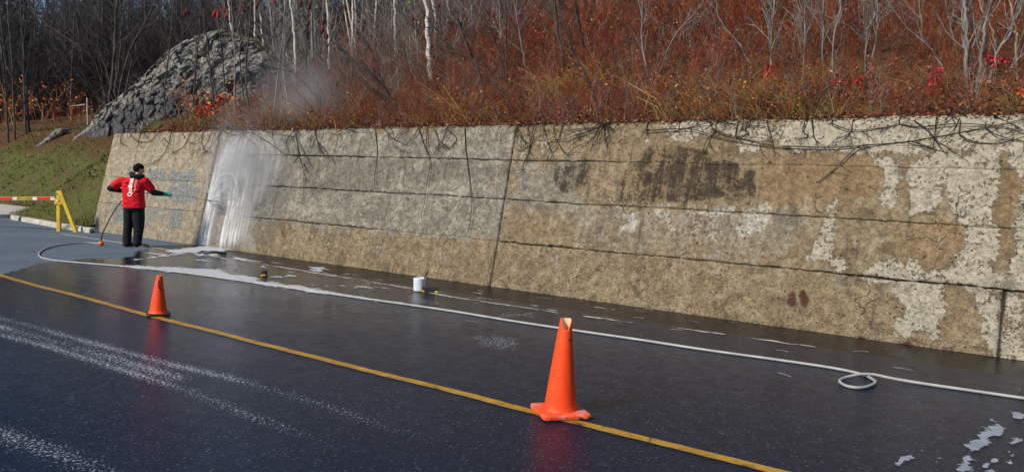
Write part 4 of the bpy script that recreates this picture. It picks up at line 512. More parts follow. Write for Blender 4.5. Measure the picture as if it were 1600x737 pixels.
    n5 = t.noise(co, 10, 7, .78, .4); c = t.mix(1.0, c, t.mix(t.rng(n5, .34, .66), (.68, .66, .63), (1.24, 1.24, 1.24)), 'MULTIPLY')
    joint = t.attr('jt', 'Fac'); c = t.mix(t.math('MULTIPLY', joint, .92), c, (.028, .024, .020))
    wt = t.rng(t.math('ADD', wet, t.math('MULTIPLY', t.math('SUBTRACT', dr, .5), .8)), .30, .7)
    c = t.mix(t.math('MULTIPLY', wt, .55), c, t.mix(1.0, c, (.62, .66, .72), 'MULTIPLY'))
    rough = t.mix(wt, (.92,)*3, (.42,)*3)
    h = t.math('ADD', t.math('MULTIPLY', n3, 1.0), t.math('MULTIPLY', n4, .5)); h = t.math('ADD', h, t.math('MULTIPLY', st, .5))
    h = t.math('SUBTRACT', h, t.math('MULTIPLY', pitm, 1.0)); h = t.math('SUBTRACT', h, t.math('MULTIPLY', ck, 1.0)); h = t.math('ADD', h, t.math('MULTIPLY', lm, .55))
    return t.fin(c, rough, t.bump(h, .9, .016), .3)
M_wall = wall_mat()
wall = thing('retaining_wall', FW(3.0, 0.0), 'long battered concrete retaining wall with stained panels along the wet road', 'wall')
WORG = np.array(wall.location)
def vtop(u): return 2.735-.0072*(u-3)+(fbm(u*1.7, u*0, 4, 3)-.5)*.05+(fbm(u*9, u*0, 3, 5)-.5)*.03*sst(12.6, 12, u)
def stain(u, v, items, seed):
    m = np.zeros_like(u)
    for q, (poly, s, rag) in enumerate(items):
        P = np.array(poly); lo = P.min(0)-.35; hi = P.max(0)+.35
        k = np.where((u > lo[0]) & (u < hi[0]) & (v > lo[1]) & (v < hi[1]))[0]
        if not len(k): continue
        a, b = u[k], v[k]
        d = polysd(a, b, poly)+(fbm(a*3.5, b*3.5, 4, seed+q*7)-.5)*rag*7
        soft = 1.5*rag+.04
        m[k] = np.maximum(m[k], s*sst(soft, -soft*.45, d))
    return m
LIFT = [0, .76, 1.465, 2.14, None]
def panel(u0, u1, li, du):
    v0 = LIFT[li]; last = LIFT[li+1] is None; v1 = 1.0 if last else LIFT[li+1]
    nv = 46 if last or li < 4 else 40
    nv = max(24, int((.66 if last else v1-v0)/min(du, .022)))
    a = np.arange(u0, u1, du); a = np.append(a, u1)
    b = np.linspace(0, 1, nv)
    # crowd rows at the panel edges
    def crowd(x0, x1, arr): return np.unique(np.concatenate([[x0, x0+.004, x0+.012], arr[(arr > x0+.015) & (arr < x1-.015)], [x1-.012, x1-.004, x1]]))
    a = crowd(u0, u1, a)
    bb = crowd(0, 1, b)
    U, Bf, F = grid(a, bb)
    def jit(k): return v0*0+LIFT[k]+((fbm(U*1.3, U*0+k*3, 4, 61)-.5)*.022+(fbm(U*13, U*0+k*5, 3, 63)-.5)*.020 if k else 0*U)
    lo = jit(li); hi = vtop(U) if last else jit(li+1); V_ = lo+(hi-lo)*Bf
    st = {k: stain(U, V_, STAIN[k], 100+31*i) for i, k in enumerate(('light', 'dark', 'ochre', 'grey', 'blue', 'white', 'rust', 'wet'))}
    d = (fbm(U*.8, V_*.8, 3, 1)-.5)*.035+(fbm(U*6, V_*6, 4, 2)-.5)*.016+(fbm(U*22, V_*22, 3, 6)-.5)*.008*(1.4-V_/2.7)
    n3 = fbm(U*24, V_*24, 3, 77)
    d = d+.007*sst(.42, .55, st['light']+(fbm(U*6, V_*6, 3, 15)-.5)*.7)
    # board steps between lifts
    d = d+(.5-li*.12)*.010
    # joints: edges fall back into a ragged groove
    chip = .004+.060*np.clip(fbm(U*3.1, V_*3.1+li, 4, 12)-.46, 0, 1)*1.6+.034*np.clip(fbm(U*15, V_*15, 3, 14)-.38, 0, 1)
    lowest = .55+.9*fbm(U*.6+li*7, U*0, 3, 18)
    if li == 0 or li == 1:
        l3 = np.clip(.25+1.1*sst(2.4, 3.6, U)-.9*sst(8.2, 8.5, U)+.75*sst(.1, -.2, U)-.35*sst(-1.5, -3.5, U)+.35*sst(-4, -5.2, U), .10, 1)
    else: l3 = np.ones_like(U)
    el, er = U-u0, u1-U; eb, et = V_-lo, hi-V_
    kb = (l3 if li == 1 else (np.ones_like(U)*.9 if li else 0*U)); kt = (l3 if li == 0 else (np.ones_like(U)*.9 if not last else 0*U))
    kb = kb*np.clip(lowest, .3, 1); kt = kt*np.clip(lowest, .3, 1)
    if li in (2, 3): kb = kb*(1-(.75 if li == 3 else .35)*sst(8.3, 8.4, U))*(1-(.7 if li == 3 else .35)*sst(-1, -3, U))*(1-.4*sst(8.2, 8.5, U))
    if li in (1, 2): kt = kt*(1-(.75 if li == 2 else .35)*sst(8.3, 8.4, U))*(1-(.7 if li == 2 else .35)*sst(-1, -3, U))*(1-.4*sst(8.2, 8.5, U))
    g = np.zeros_like(U)
    for e, k, cw in ((eb, kb, .8), (et, kt, .8), (el-.0, (1.0 if abs(u0-8.36) < .1 or abs(u0) < .1 or abs(u0+7.1) < .1 else 0), 1.0), (er, (1.0 if abs(u1-8.36) < .1 or abs(u1) < .1 or abs(u1+7.1) < .1 else 0), 1.0)):
        g = np.maximum(g, k*sst(1.0, .15, e/(chip*cw if cw < 1 else chip*.6+(.075 if max(u0, u1) > 8.4 or abs(u1-8.36) < .1 and e is er else .017))))
    d = d-.055*g
    if last:      # broken, rounded top edge
        tt = sst(.06+.05*fbm(U*2, U*0, 2, 9), 0, et); d = d-.05*tt**2
    if u1 > 13.1: d = d-.06*sst(.10, 0, er)**2
    if li == 0:   # crumbled foot
        d = d+.012*sst(.10, 0, V_)*(fbm(U*7, V_*9, 3, 19)-.3)
    sa = np.stack([st['light'], st['dark'], st['ochre'], st['grey']], -1); sb = np.stack([st['blue'], st['white'], st['rust'], st['wet']], -1)
    W3 = FW(U, V_, d)-WORG
    obj('wall_panel', W3, F, M_wall, wall, True, {'wc': ('FLOAT_VECTOR', np.stack([U, V_, d*0], -1)), 'sa': ('FLOAT_COLOR', sa), 'sb': ('FLOAT_COLOR', sb), 'jt': ('FLOAT', sst(.35, .85, g))})
for li in range(4):
    segs = [(8.36, 13.15, .035), (0.0, 8.36, .026)]+([(-7.1, 0.0, .018), (-14, -7.1, .03)] if li == 0 else [(-14, 0.0, .019)])
    for u0, u1, du in segs: panel(u0, u1, li, du)
# the body of the wall behind the facing
prof = [(-.045, -.3), (-.045, 2.70), (-.40, 2.66), (-.40, -.3)]
ue = np.linspace(-14, 13.10, 60); Vc = []
for d_, v_ in prof: Vc.append(FW(ue, np.full(60, v_)-.0072*(ue-3)*(v_ > 1), np.full(60, d_)))
Vc = np.stack(Vc, 1).reshape(-1, 3); i = np.arange(240).reshape(60, 4); j = np.roll(i, -1, 1)
Fc = np.stack([i[:-1], i[1:], j[1:], j[:-1]], -1).reshape(-1, 4); Fc = np.vstack([Fc, [i[0]], [i[-1]]])
obj('wall_core', Vc-WORG, Fc, simple('wall_core_concrete', (.09, .08, .065), .95), wall)

# ================================================================ TRAFFIC CONES
def plane_quat():
    return Vector((0, 0, 1)).rotation_difference(Vector(NN)).to_euler()
PR = plane_quat()
def cone_mat(name, col, scuff):
    t = NT(name); co = t.obj(); n = t.noise(co, 9, 5, .65); f = t.noise(co, 50, 4, .7); v = t.noise(co, 6, 4, .6, .4, (1, 1, .25))
    c = t.mix(t.rng(n, .3, .7), col, (min(1, col[0]*1.1), col[1]*1.35, col[2]*1.5))
    c = t.mix(t.math('MULTIPLY', t.rng(v, .58, .75), .35), c, (col[0]*.75, col[1]*.55, col[2]*.6))
    sc = t.rng(t.math('ADD', t.math('MULTIPLY', n, .5), t.math('MULTIPLY', f, .5)), scuff, scuff+.12)
    c = t.mix(t.math('MULTIPLY', sc, .65), c, (.55, .42, .40))
    return t.fin(c, t.rng(f, .3, .7, .42, .6), t.bump(t.math('ADD', n, f), .15, .008), .4)
M_cone = cone_mat('orange_cone_plastic', (.82, .058, .006), .62); M_cbase = cone_mat('scuffed_orange_base', (.72, .075, .02), .50)
M_pale = simple('pale_inner_plastic', (.78, .55, .38), .7); M_black = simple('black_rubber', (.018, .018, .02), .55)
def cone_body(H, rb, rt, z0, mat, parent, notch, th=.006, sides=64, rows=40):
    th_ = np.arange(sides)/sides*2*math.pi
    top = H-notch(th_); V = []
    for q, off in ((0, 0), (1, th)):
        for k in range(rows+1):
            f = (k/rows); f = 1-(1-f)**1.0
            z = z0+(top-z0)*f
            r = rb+(rt-rb)*((z-z0)/(H-z0))-off+.012*np.exp(-(z-z0)/.012)*(1-q)
            r = r*(1+.006*(fbm(th_*2, z*14, 3, 4)-.5))
            V.append(np.stack([r*np.cos(th_)+.012*((z/H)**2), r*np.sin(th_), z], -1))
    V = np.array(V); n = rows+1; i = np.arange(2*n*sides).reshape(2*n, sides); j = np.roll(i, -1, 1)
    out = np.stack([i[:n-1], j[:n-1], j[1:n], i[1:n]], -1).reshape(-1, 4)
    inn = np.stack([i[n:-1], i[n+1:], j[n+1:], j[n:-1]], -1).reshape(-1, 4)
    rim = np.stack([i[n-1], j[n-1], j[-1], i[-1]], -1)
    o = obj('cone_body', V.reshape(-1, 3), np.vstack([out, rim]), mat, parent, True)
    return V.reshape(-1, 3), inn
def square_base(b, t, corner, rb, parent, mat, seed, rot, nm='cone_base'):
    pts = []
    for k in range(4):
        a = math.pi/4+k*math.pi/2
        for q in range(7):
            aa = a-math.pi/4+q/6*math.pi/2
            pts.append((math.cos(a)*(b*1.414-corner*1.414)+math.cos(aa)*corner, math.sin(a)*(b*1.414-corner*1.414)+math.sin(aa)*corner))
    P = []
    for k in range(len(pts)):
        x0, y0 = pts[k]; x1, y1 = pts[(k+1) % len(pts)]; m = max(1, int(math.hypot(x1-x0, y1-y0)/.012))
        P += [(x0+(x1-x0)*q/m, y0+(y1-y0)*q/m) for q in range(m)]
    P = np.array(P); P = P*(1-.035*np.clip(fbm(P[:, 0]*22, P[:, 1]*22, 3, seed)-.58, 0, 1)[:, None]*4)
    n = len(P); rings = []
    for s, z in ((.985, .004), (1, .010), (1, t-.006), (.975, t), (.8, t+.002), (rb*1.02/b*1.0 if False else .55, t+.004)):
        rings.append(np.concatenate([P*s, np.full((n, 1), z)], 1))
    V = np.vstack(rings); i = np.arange(len(rings)*n).reshape(-1, n); j = np.roll(i, -1, 1)
    Q = np.stack([i[:-1], j[:-1], j[1:], i[1:]], -1).reshape(-1, 4)
    c, s = math.cos(rot), math.sin(rot); V[:, :2] = V[:, :2]@np.array([[c, s], [-s, c]])
    V = np.vstack([V, [0, 0, t+.004]]); m = len(V)-1; T = [(i[-1, k], j[-1, k], m) for k in range(n)]
    return obj(nm, V, [Q, np.array(T)], mat, parent, False)
c1 = thing('traffic_cone', FR(*P_cone, .004), 'large orange traffic cone with broken top and orange base, nearest on the yellow line', 'traffic cone', 'traffic cones on the yellow line', PR)
def notch1(a):
    front = np.exp(-(np.angle(np.exp(1j*(a-(-1.45)))) / .85)**2)
    return .075*front*(.85+.3*fbm(a*3, a*0, 3, 3))+.010*fbm(a*4, a*0, 3, 6)
Vi, Fi = cone_body(.715, .122, .042, .03, M_cone, c1, notch1)
obj('cone_lining', Vi, Fi, M_pale, c1, True)
square_base(.182, .034, .03, .13, c1, M_cbase, 5, R(16))
for k in range(10):
    bm = MB(); bm.box((-.014, -.006, .002), (.014, .006, .010+.008*rnd.random()), None, Matrix.Rotation(R(16), 4, 'Z')@Matrix.Translation((rnd.choice([.155, -.10, .12, .17])+rnd.uniform(-.03, .03), -.180, 0))); bm.build('rubber_chip', M_black, c1)
t_ = MB(); aa = np.linspace(-1.25, -.75, 6); t_.tube([(.06*math.cos(a)*1.02+.011, .06*math.sin(a)*1.02, .565+.006*math.sin(k*2)) for k, a in enumerate(aa)], .004, 5); t_.build('black_mark', M_black, c1)
c2 = thing('traffic_cone', FR(*P_cone2, .004), 'smaller orange traffic cone with scribbled black marks and flat black base', 'traffic cone', 'traffic cones on the yellow line', PR)
Vi, Fi = cone_body(.46, .098, .030, .026, M_cone, c2, lambda a: .004*fbm(a*3, a*0, 2, 1))
obj('cone_lining', Vi, Fi, M_pale, c2, True)
square_base(.125, .026, .035, .1, c2, M_black, 9, R(30))
bm = MB()
for pts in ([(-.55, .42), (-.7, .38), (-.95, .345), (-1.1, .33), (-.8, .325)], [(-1.3, .41), (-1.35, .36), (-1.2, .33), (-.95, .31), (-.75, .30), (-.9, .295)], [(-.9, .30), (-.7, .305), (-.95, .31)]):
    P = [( (.098-.068*(z-.026)/.434+.003)*math.cos(a)+.012*(z/.46)**2, (.098-.068*(z-.026)/.434+.003)*math.sin(a), z) for a, z in pts]
    bm.tube(catmull(P, 5), .0035, 5)
bm.build('black_mark', M_black, c2)

# ================================================================ PAIL, BLOCKS, BRUSH
t = NT('milky_plastic'); co = t.obj()
M_milk = t.fin(t.mix(t.rng(t.noise(co, 10, 4), .35, .65), (.62, .68, .74), (.74, .79, .84)), .35, None, .4, Subsurface_Weight=.15)
pail = thing('plastic_pail', FR(*P_pail, .004), 'milky white plastic pail standing on the wet road by the wall', 'pail', None, PR)
b = MB(); b.lathe([(0, 0), (.080, 0), (.088, .008), (.0915, .03), (.0925, .185), (.0935, .19), (.0925, .202), (.088, .206), (.086, .20), (.084, .06), (.078, .012), (0, .012)], 32); b.build('pail_shell', M_milk, pail, True)
b = MB(); b.lathe([(0, .199), (.084, .199)], 28); b.build('soapy_water', M_foam, pail)
st = MB(); st.tube([(-.02, .02, .015), (.115, .03, .265)], .009, 8); st.tube([(.108, .0295, .252), (.135, .031, .302)], .012, 8)
so = st.build('stirring_stick', M_black, None, True); so.location = Vector(so.location)+Vector(FR(*P_pail, .004)); tag(so, 'short black stick leaning out of the white pail', 'stick')
M_yend = simple('yellow_plastic', (.62, .42, .01), .45)
def block(pos, rot, lab):
    t = thing('scrub_block', FR(*pos, .004), lab, 'block', 'black blocks with yellow ends on the road', (PR.x, PR.y, rot))
    b = MB(); b.box((-.118, -.036, .031), (.118, .036, .082)); b.box((-.074, -.03, .0), (.074, .03, .031)); b.build('block_body', M_black, t, False, .006)
    b = MB(); b.box((-.05, -.02, .082), (.05, .02, .090)); b.build('grip_pad', simple('grip_rubber', (.035, .035, .037), .8), t, False, .003)
    for s in (-1, 1):
        b = MB(); b.box((s*.100-.022, -.037, .002), (s*.100+.022, .037, .030)); b.build('end_cap', M_yend, t, False, .006)
    return t
block(P_blk, R(-3), 'black block with two yellow ends beside the white pail')
block(P_blk2, R(100), 'black block with yellow end facing out, alone between hose and edge line')
br = thing('scrub_brush', FR(*P_brush, .006), 'black scrubbing brush with handle lying in the foam at the wall foot', 'brush', None, (PR.x, PR.y, R(25)))
b = MB(); b.box((-.01, -.05, .03), (.17, .05, .075)); b.build('brush_head', M_black, br, False, .014)
b = MB(); b.tube([(-.01, 0, .055), (-.10, 0, .05), (-.2, 0, .028), (-.27, 0, .015)], [.02, .017, .015, .012], 8); b.build('brush_handle', M_black, br, True)
b = MB()
for k in range(60): x, y = rnd.uniform(0, .16), rnd.uniform(-.045, .045); b.tube([(x, y, .034), (x+rnd.uniform(-.01, .01), y+rnd.uniform(-.01, .01), .0)], .003, 4)
tag(b.build('bristles', simple('bristle', (.05, .05, .055), .8), br), kind='stuff')

# ================================================================ BARRIER
M_ypost = simple('yellow_barrier_paint', (.60, .42, .03), .5, .18, 5, .15); M_rr = simple('red_reflector', (.62, .03, .02), .35); M_wr = simple('white_reflector', (.72, .72, .68), .35); M_mus = simple('mustard_barrier_paint', (.36, .25, .03), .55, .2, 5, .2)
ba = thing('barrier', BAR['foot'], 'yellow road barrier with red and white striped bar on slanted legs', 'barrier')
o = np.array(BAR['foot'], float); T_ = np.array(BAR['top'])-o; F2 = np.array(BAR['foot2'])-o; BL = np.array(BAR['barl'])-o; BY = np.array(BAR['bary'])-o
def beam(p, q, w, d, nm, mat, parent, bev=.006):
    p, q = Vector(p), Vector(q); z = (q-p).normalized(); y = Vector((0, 1, 0)); y = (y-z*y.dot(z)).normalized(); x = y.cross(z)
    M = Matrix((x, y, z)).transposed().to_4x4(); M.translation = p
    b = MB(); b.box((-w/2, -d/2, 0), (w/2, d/2, (q-p).length), None, M); return b.build(nm, mat, parent, False, bev)
def frame(dx, mir):
    D = np.array([dx, 0, 0]); f2 = F2*np.array([mir, 1, 1])
    beam(D+(0, 0, -.05), D+T_+(0, 0, .10), .085, .085, 'upright_post', M_ypost, ba)
    beam(D+f2+(0, .0, -.04), D+T_+(.045*mir, -.02, .10), .085, .075, 'brace_leg', M_ypost, ba)
    b = MB(); b.box((min(-.05, -.05), -.062, T_[2]-.24), (.14, -.048, T_[2]-.09), None, Matrix.Translation(tuple(D))@Matrix.Scale(mir, 4, (1, 0, 0))); pl = b.build('gusset_plate', M_ypost, ba)
    b = MB(); b.box((.0, -.066, T_[2]-.185), (.045, -.063, T_[2]-.135), None, Matrix.Translation(tuple(D))@Matrix.Scale(mir, 4, (1, 0, 0))); b.build('white_reflector', M_wr, pl)
    b = MB(); b.box((.047, -.066, T_[2]-.185), (.095, -.063, T_[2]-.135), None, Matrix.Translation(tuple(D))@Matrix.Scale(mir, 4, (1, 0, 0))); b.build('red_reflector', M_rr, pl)
    for z in (.03, -.2):
        b = MB(); b.tube([(D[0], -.05, T_[2]+z), (D[0], -.075, T_[2]+z)], .014, 6); b.build('bolt', M_mus, ba)
frame(0, 1); frame(BL[0]+.03, -1)
bar = beam((BL[0], .0, BY[2]-.005), (-.03, .0, BY[2]-.005), .10, .10, 'crossbar', M_mus, ba)
zc = BY[2]-.005; x = -.045; k = 0
seq = [('white_reflector', M_wr, .11), ('red_reflector', M_rr, .335), ('white_reflector', M_wr, .115), (None, None, .40), ('white_reflector', M_wr, .115), ('red_reflector', M_rr, .335)]
while x > BL[0]+.5:
    nm, m, L = seq[k % len(seq)]; k += 1
    if nm: b = MB(); b.box((x-L+.003, -.0545, zc-.036), (x-.003, -.0505, zc+.036)); b.build(nm, m, bar)
    x -= L

# ================================================================ HOSE
M_hose = simple('grey_hose_rubber', (.34, .34, .35), .5, .15, 8, .1)
M_whip = simple('black_hose_rubber', (.02, .02, .022), .5); M_orange = simple('orange_float', (.75, .13, .02), .5); M_redh = simple('dark_red_sleeve', (.22, .015, .015), .5); M_wsl = simple('pale_sleeve', (.6, .58, .56), .5)
hs = thing('pressure_hose', FR(*HOSE[0], 0.0), 'pale grey pressure hose looping along the wet road with black end and orange ball', 'hose')
HO = np.array(hs.location)
P2 = catmull(HOSE, 10); dP = np.gradient(P2, axis=0); zz = np.full(len(P2), .0145)
# where the loop crosses itself the later turn climbs over
i0 = len(P2)-95
for a in range(len(P2)-150, len(P2)):
    for b_ in range(len(P2)-150, a-18):
        if np.hypot(*(P2[a]-P2[b_])) < .05: zz[max(0, a-14):a+15] = np.maximum(zz[max(0, a-14):a+15], .0145+.026*np.exp(-((np.arange(max(0, a-14), min(len(P2), a+15))-a)/7.0)**2))
b = MB(); b.tube(FR(P2[:, 0], P2[:, 1]+.012*(fbm(np.arange(len(P2))*.07, np.arange(len(P2))*0, 3, 2)-.5), zz)-HO, .0145, 8); b.build('hose_line', M_hose, hs, True)
b = MB(); b.ball(FR(*P_ball, .052)-HO, .055, None, 18, 12); ob = b.build('orange_ball', M_orange, hs, True)
b = MB(); b.tube([FR(P_ball[0], P_ball[1], .05)-HO, FR(P_ball[0], P_ball[1], .115)-HO], [.03, .018], 10); b.build('collar', M_whip, hs, True)
MAN = FR(*P_man, 0.0)
PB = FR(*P_ball, .10)-MAN
whip = [(-.262, .17, 1.10), (-.33, .15, .99), (-.405, .12, .87), (-.49, .08, .72), (-.585, .04, .52), (-.67, (PB[1])*.7, .29), tuple(PB+np.array([0, 0, .0]))]
WP = catmull(whip, 8)+MAN-HO
b = MB(); b.tube(WP[14:], .0135, 8); b.build('black_whip', M_whip, hs, True)
b = MB(); b.tube(WP[8:15], .016, 8); b.build('red_sleeve', M_redh, hs, True)
b = MB(); b.tube(WP[:9], .015, 8); b.build('pale_sleeve', M_wsl, hs, True)

# ================================================================ PERSON
def remesh(bm, voxel, smooth=4, fac=.5):
    V, F, C = bm.arr(); me = npmesh('t', V, F); o = bpy.data.objects.new('t', me); COL.objects.link(o)
    r = o.modifiers.new('r', 'REMESH'); r.mode = 'VOXEL'; r.voxel_size = voxel
    s = o.modifiers.new('s', 'SMOOTH'); s.iterations = smooth; s.factor = fac
    dg = bpy.context.evaluated_depsgraph_get(); dg.update(); ev = o.evaluated_get(dg); m2 = bpy.data.meshes.new_from_object(ev)
    bpy.data.objects.remove(o); bpy.data.meshes.remove(me)
    for p in m2.polygons: p.use_smooth = True
    return m2
def limb(bm, pts, rad):
    pts = [Vector(p) for p in pts]
    for k in range(len(pts)-1):
        n = 4; bm.tube([pts[k].lerp(pts[k+1], q/n) for q in range(n+1)], [rad[k]+(rad[k+1]-rad[k])*q/n for q in range(n+1)], 14)
    for p, r in zip(pts, rad): bm.ball(p, r*1.0, None, 14, 10)
def loft(bm, rings, sides=24):
    """rings: (cx, cy, z, rx, ry)"""
    th = np.arange(sides)/sides*2*math.pi; V = []
    for cx, cy, z, rx, ry in rings:
        V.append(np.stack([cx+rx*np.sign(np.cos(th))*np.abs(np.cos(th))**.85, cy+ry*np.sign(np.sin(th))*np.abs(np.sin(th))**.85, np.full(sides, z)], -1))
    V = np.vstack(V); n = len(rings); i = np.arange(n*sides).reshape(n, sides); j = np.roll(i, -1, 1)
    c0 = len(V); V = np.vstack([V, [rings[0][:3], rings[-1][:3]]])
    bm.add(V, np.stack([i[:-1], j[:-1], j[1:], i[1:]], -1).reshape(-1, 4), [(c0, j[0, k], i[0, k]) for k in range(sides)]+[(c0+1, i[-1, k], j[-1, k]) for k in range(sides)])
def part(name, me, mat, parent):
    me.name = name; me.materials.clear(); me.materials.append(mat); o = bpy.data.objects.new(name, me); COL.objects.link(o); o.parent = parent; return o
man = thing('person', MAN, 'person in red t-shirt and black trousers aiming a spray lance at the wall', 'person')
SL, EL, HL = (-.235, .0, 1.405), (-.43, -.09, 1.255), (-.262, .165, 1.185)
SR_, ER, HR = (.245, .03, 1.40), (.372, .14, 1.165), (.60, .285, 1.118)
WR = Vector(ER).lerp(Vector(HR), .68); WLf = Vector(EL).lerp(Vector(HL), .80)
hd = Vector((.115, .055, 1.655)); fw = Vector((.80, .60, -.28)).normalized(); sd_ = Vector((.60, -.80, 0)).normalized(); hu = sd_.cross(fw).normalized()
if hu.z < 0: hu = -hu
def HP(f, s, u): return hd+fw*f+sd_*s+hu*u
HM = Matrix((fw, sd_, hu)).transposed().to_4x4(); HM.translation = hd
b = MB()
def hball(c, r, seg=14): 
    q = MB(); q.ball((0, 0, 0), r, None, seg, 10); V, F, _ = q.arr(); V = (V+np.array(c))@np.array(HM.to_3x3()).T+np.array(hd)
    b.add(V, F[0], F[1] if len(F) > 1 else None)
hball((0, 0, .015), (.098, .076, .10)); hball((.035, 0, -.055), (.062, .056, .068)); hball((.085, 0, -.095), (.022, .024, .018)); hball((.10, 0, -.015), (.018, .012, .026)); hball((.108, 0, -.03), (.014, .015, .011))
hball((.09, 0, .02), (.016, .055, .010)); hball((.088, 0, -.062), (.014, .024, .006)); hball((.086, 0, -.073), (.013, .022, .007))
for s in (-1, 1): hball((-.005, s*.078, -.012), (.020, .010, .032)); hball((.078, s*.034, -.03), (.014, .018, .016))
limb(b, [(.085, .02, 1.44), (.10, .035, 1.55), (.112, .05, 1.60)], [.068, .06, .058])
loft(b, [(0, 0, .86, .15, .10), (0, 0, .95, .165, .115), (0, 0, 1.10, .16, .11), (.005, 0, 1.30, .185, .12), (.01, 0, 1.42, .18, .09), (.05, .01, 1.48, .09, .07)])
limb(b, [SL, EL, WLf, HL], [.058, .043, .032, .030]); limb(b, [SR_, ER, WR, HR], [.058, .043, .032, .030])
limb(b, [(-.10, .02, .90), (-.145, .03, .48), (-.165, .02, .09)], [.085, .058, .042]); limb(b, [(.075, .03, .90), (.06, .06, .48), (.04, .02, .09)], [.085, .058, .042])
M_skin = simple('skin', (.50, .27, .19), .55, .1, 30)
part('body', remesh(b, .010, 3), M_skin, man)
# hair: short dark cap over crown and back
q = MB(); q.ball((-.010, 0, .020), (.101, .079, .100), None, 28, 20); V, F, _ = q.arr()
def keepf(f): 
    c = V[f].mean(1) if f.ndim == 2 else V[f]; return f[(c[:, 2] > .055-.0) | ((c[:, 0] < -.01) & (c[:, 2] > -.035+.5*np.clip(c[:, 0]+.02, -.1, 0))) | ((c[:, 0] < .045) & (c[:, 2] > .02))]
Fk = [keepf(f) for f in F]; V2 = V*(1+.03*(fbm(V[:, 0]*60, V[:, 1]*60+V[:, 2]*40, 3, 3)-.5))[:, None]
V2 = V2@np.array(HM.to_3x3()).T+np.array(hd)
hr = obj('hair', V2, Fk, simple('dark_hair', (.008, .006, .005), .85, .4, 60, .2, .08), man, True); sm = hr.modifiers.new('s', 'SOLIDIFY'); sm.thickness = .012; sm.offset = -1
M_eye = simple('eye', (.05, .04, .035), .2)
for s in (-1, 1): b = MB(); b.ball(tuple(HP(.089, s*.033, .0)), .010, None, 10, 8); b.build('eye', M_eye, man, True)
# dark long-sleeved hooded top under the shirt
b = MB(); limb(b, [SL, EL, WLf], [.078, .068, .050]); limb(b, [SR_, ER, WR], [.078, .070, .050])
b.ball(EL, (.075, .07, .07)); M_navy = simple('navy_cotton', (.007, .008, .016), .9, .35, 40, .4)
loft(b, [(.05, .0, 1.40, .15, .09), (.06, .01, 1.47, .14, .095), (.075, .015, 1.525, .115, .095), (.09, .03, 1.56, .095, .085)])
part('sleeved_top', remesh(b, .011, 4), M_navy, man)
b = MB(); th = np.linspace(0, 2*math.pi, 17)[:-1]
for a in th:
    sag = .018*(math.sin(a) < 0)*abs(math.sin(a)); b.ball((.085+.118*math.cos(a), .018+.098*math.sin(a), 1.545-sag-.03*math.cos(a)), (.048, .042, .036+sag*.4), None, 10, 8)
b.ball((.075, -.085, 1.525), (.105, .036, .040))
part('hood', remesh(b, .010, 4), M_navy, man)
b = MB()
loft(b, [(.012, .0, .835, .232, .150), (.012, 0, .86, .234, .152), (.008, 0, 1.0, .224, .150), (.005, 0, 1.15, .222, .150), (.008, 0, 1.28, .232, .148), (.006, .002, 1.36, .232, .135), (.012, .005, 1.42, .195, .11), (.03, .008, 1.47, .12, .09), (.05, .01, 1.50, .09, .08)])
limb(b, [(-.17, 0, 1.39), SL, Vector(SL).lerp(Vector(EL), .60)], [.095, .098, .095]); limb(b, [(.18, .02, 1.385), SR_, Vector(SR_).lerp(Vector(ER), .62)], [.095, .098, .096])
for k in range(9):     # folds
    z = .88+.06*k; x0 = rnd.uniform(-.2, .0); b.tube([(x0, -.135, z), (x0+.12, -.146, z+.02), (x0+.22, -.13, z+.07)], [.002, .012, .002], 8)
t = NT('red_cotton'); co = t.obj()
M_red = t.fin(t.mix(t.rng(t.noise(co, 14, 4), .3, .7), (.50, .008, .016), (.66, .014, .026)), .85, t.bump(t.noise(co, 13, 4, .6, .6), .5, .03), .15)
shm = remesh(b, .011, 5); sh = part('t_shirt', shm, M_red, man)
# print on the back: lettering that reads upwards
bvh = BVHTree.FromPolygons([v.co for v in shm.vertices], [tuple(p.vertices) for p in shm.polygons])
cu = bpy.data.curves.new('txt', 'FONT'); cu.body = 'Qualinet'; cu.size = .15; cu.offset = .0055; cu.extrude = 0; cu.resolution_u = 3; cu.space_character = .93
to = bpy.data.objects.new('txt', cu); COL.objects.link(to); dg = bpy.context.evaluated_depsgraph_get(); tm = bpy.data.meshes.new_from_object(to.evaluated_get(dg))
bm_ = bmesh.new(); bm_.from_mesh(tm); bmesh.ops.triangulate(bm_, faces=bm_.faces[:]); bmesh.ops.subdivide_edges(bm_, edges=[e for e in bm_.edges if e.calc_length() > .02], cuts=1); bmesh.ops.triangulate(bm_, faces=bm_.faces[:])
TV = np.array([v.co[:] for v in bm_.verts]); TF = np.array([[v.index for v in f.verts] for f in bm_.faces]); bm_.free(); bpy.data.objects.remove(to)
L = TV[:, 0].max(); sx = .385/L
def onback(lx, ly):          # lx up the back, ly to the left of the reading line
    x = .035+.030*(lx/.40)-ly*.95; z = 1.085+lx
    h = bvh.ray_cast(Vector((x, -1, z)), Vector((0, 1, 0)))
    y = h[0].y-.004 if h[0] else -.15
    return (x, y, z)
pr = obj('shirt_lettering', [onback(a*sx, b_*.85) for a, b_, _ in TV], TF, simple('white_print', (.80, .80, .80), .7, .05), sh)
V = []; Q = []
for row, (z0, z1) in enumerate(((.10, .37), (.13, .37))):
    z = z0
    while z < z1:
        l = rnd.uniform(.012, .03); ly = -.048-.022*row; k = len(V)
        V += [onback(z, ly), onback(z+l, ly), onback(z+l, ly-.010), onback(z, ly-.010)]; Q.append((k, k+1, k+2, k+3)); z += l+rnd.choice([.004, .004, .012])
obj('shirt_small_print', V, np.array(Q), simple('pale_print', (.62, .55, .55), .7, .05), sh)
b = MB()
loft(b, [(.0, .01, .79, .195, .135), (.0, .01, .86, .190, .135), (0, .01, .93, .185, .13), (0, .01, .97, .17, .12)])
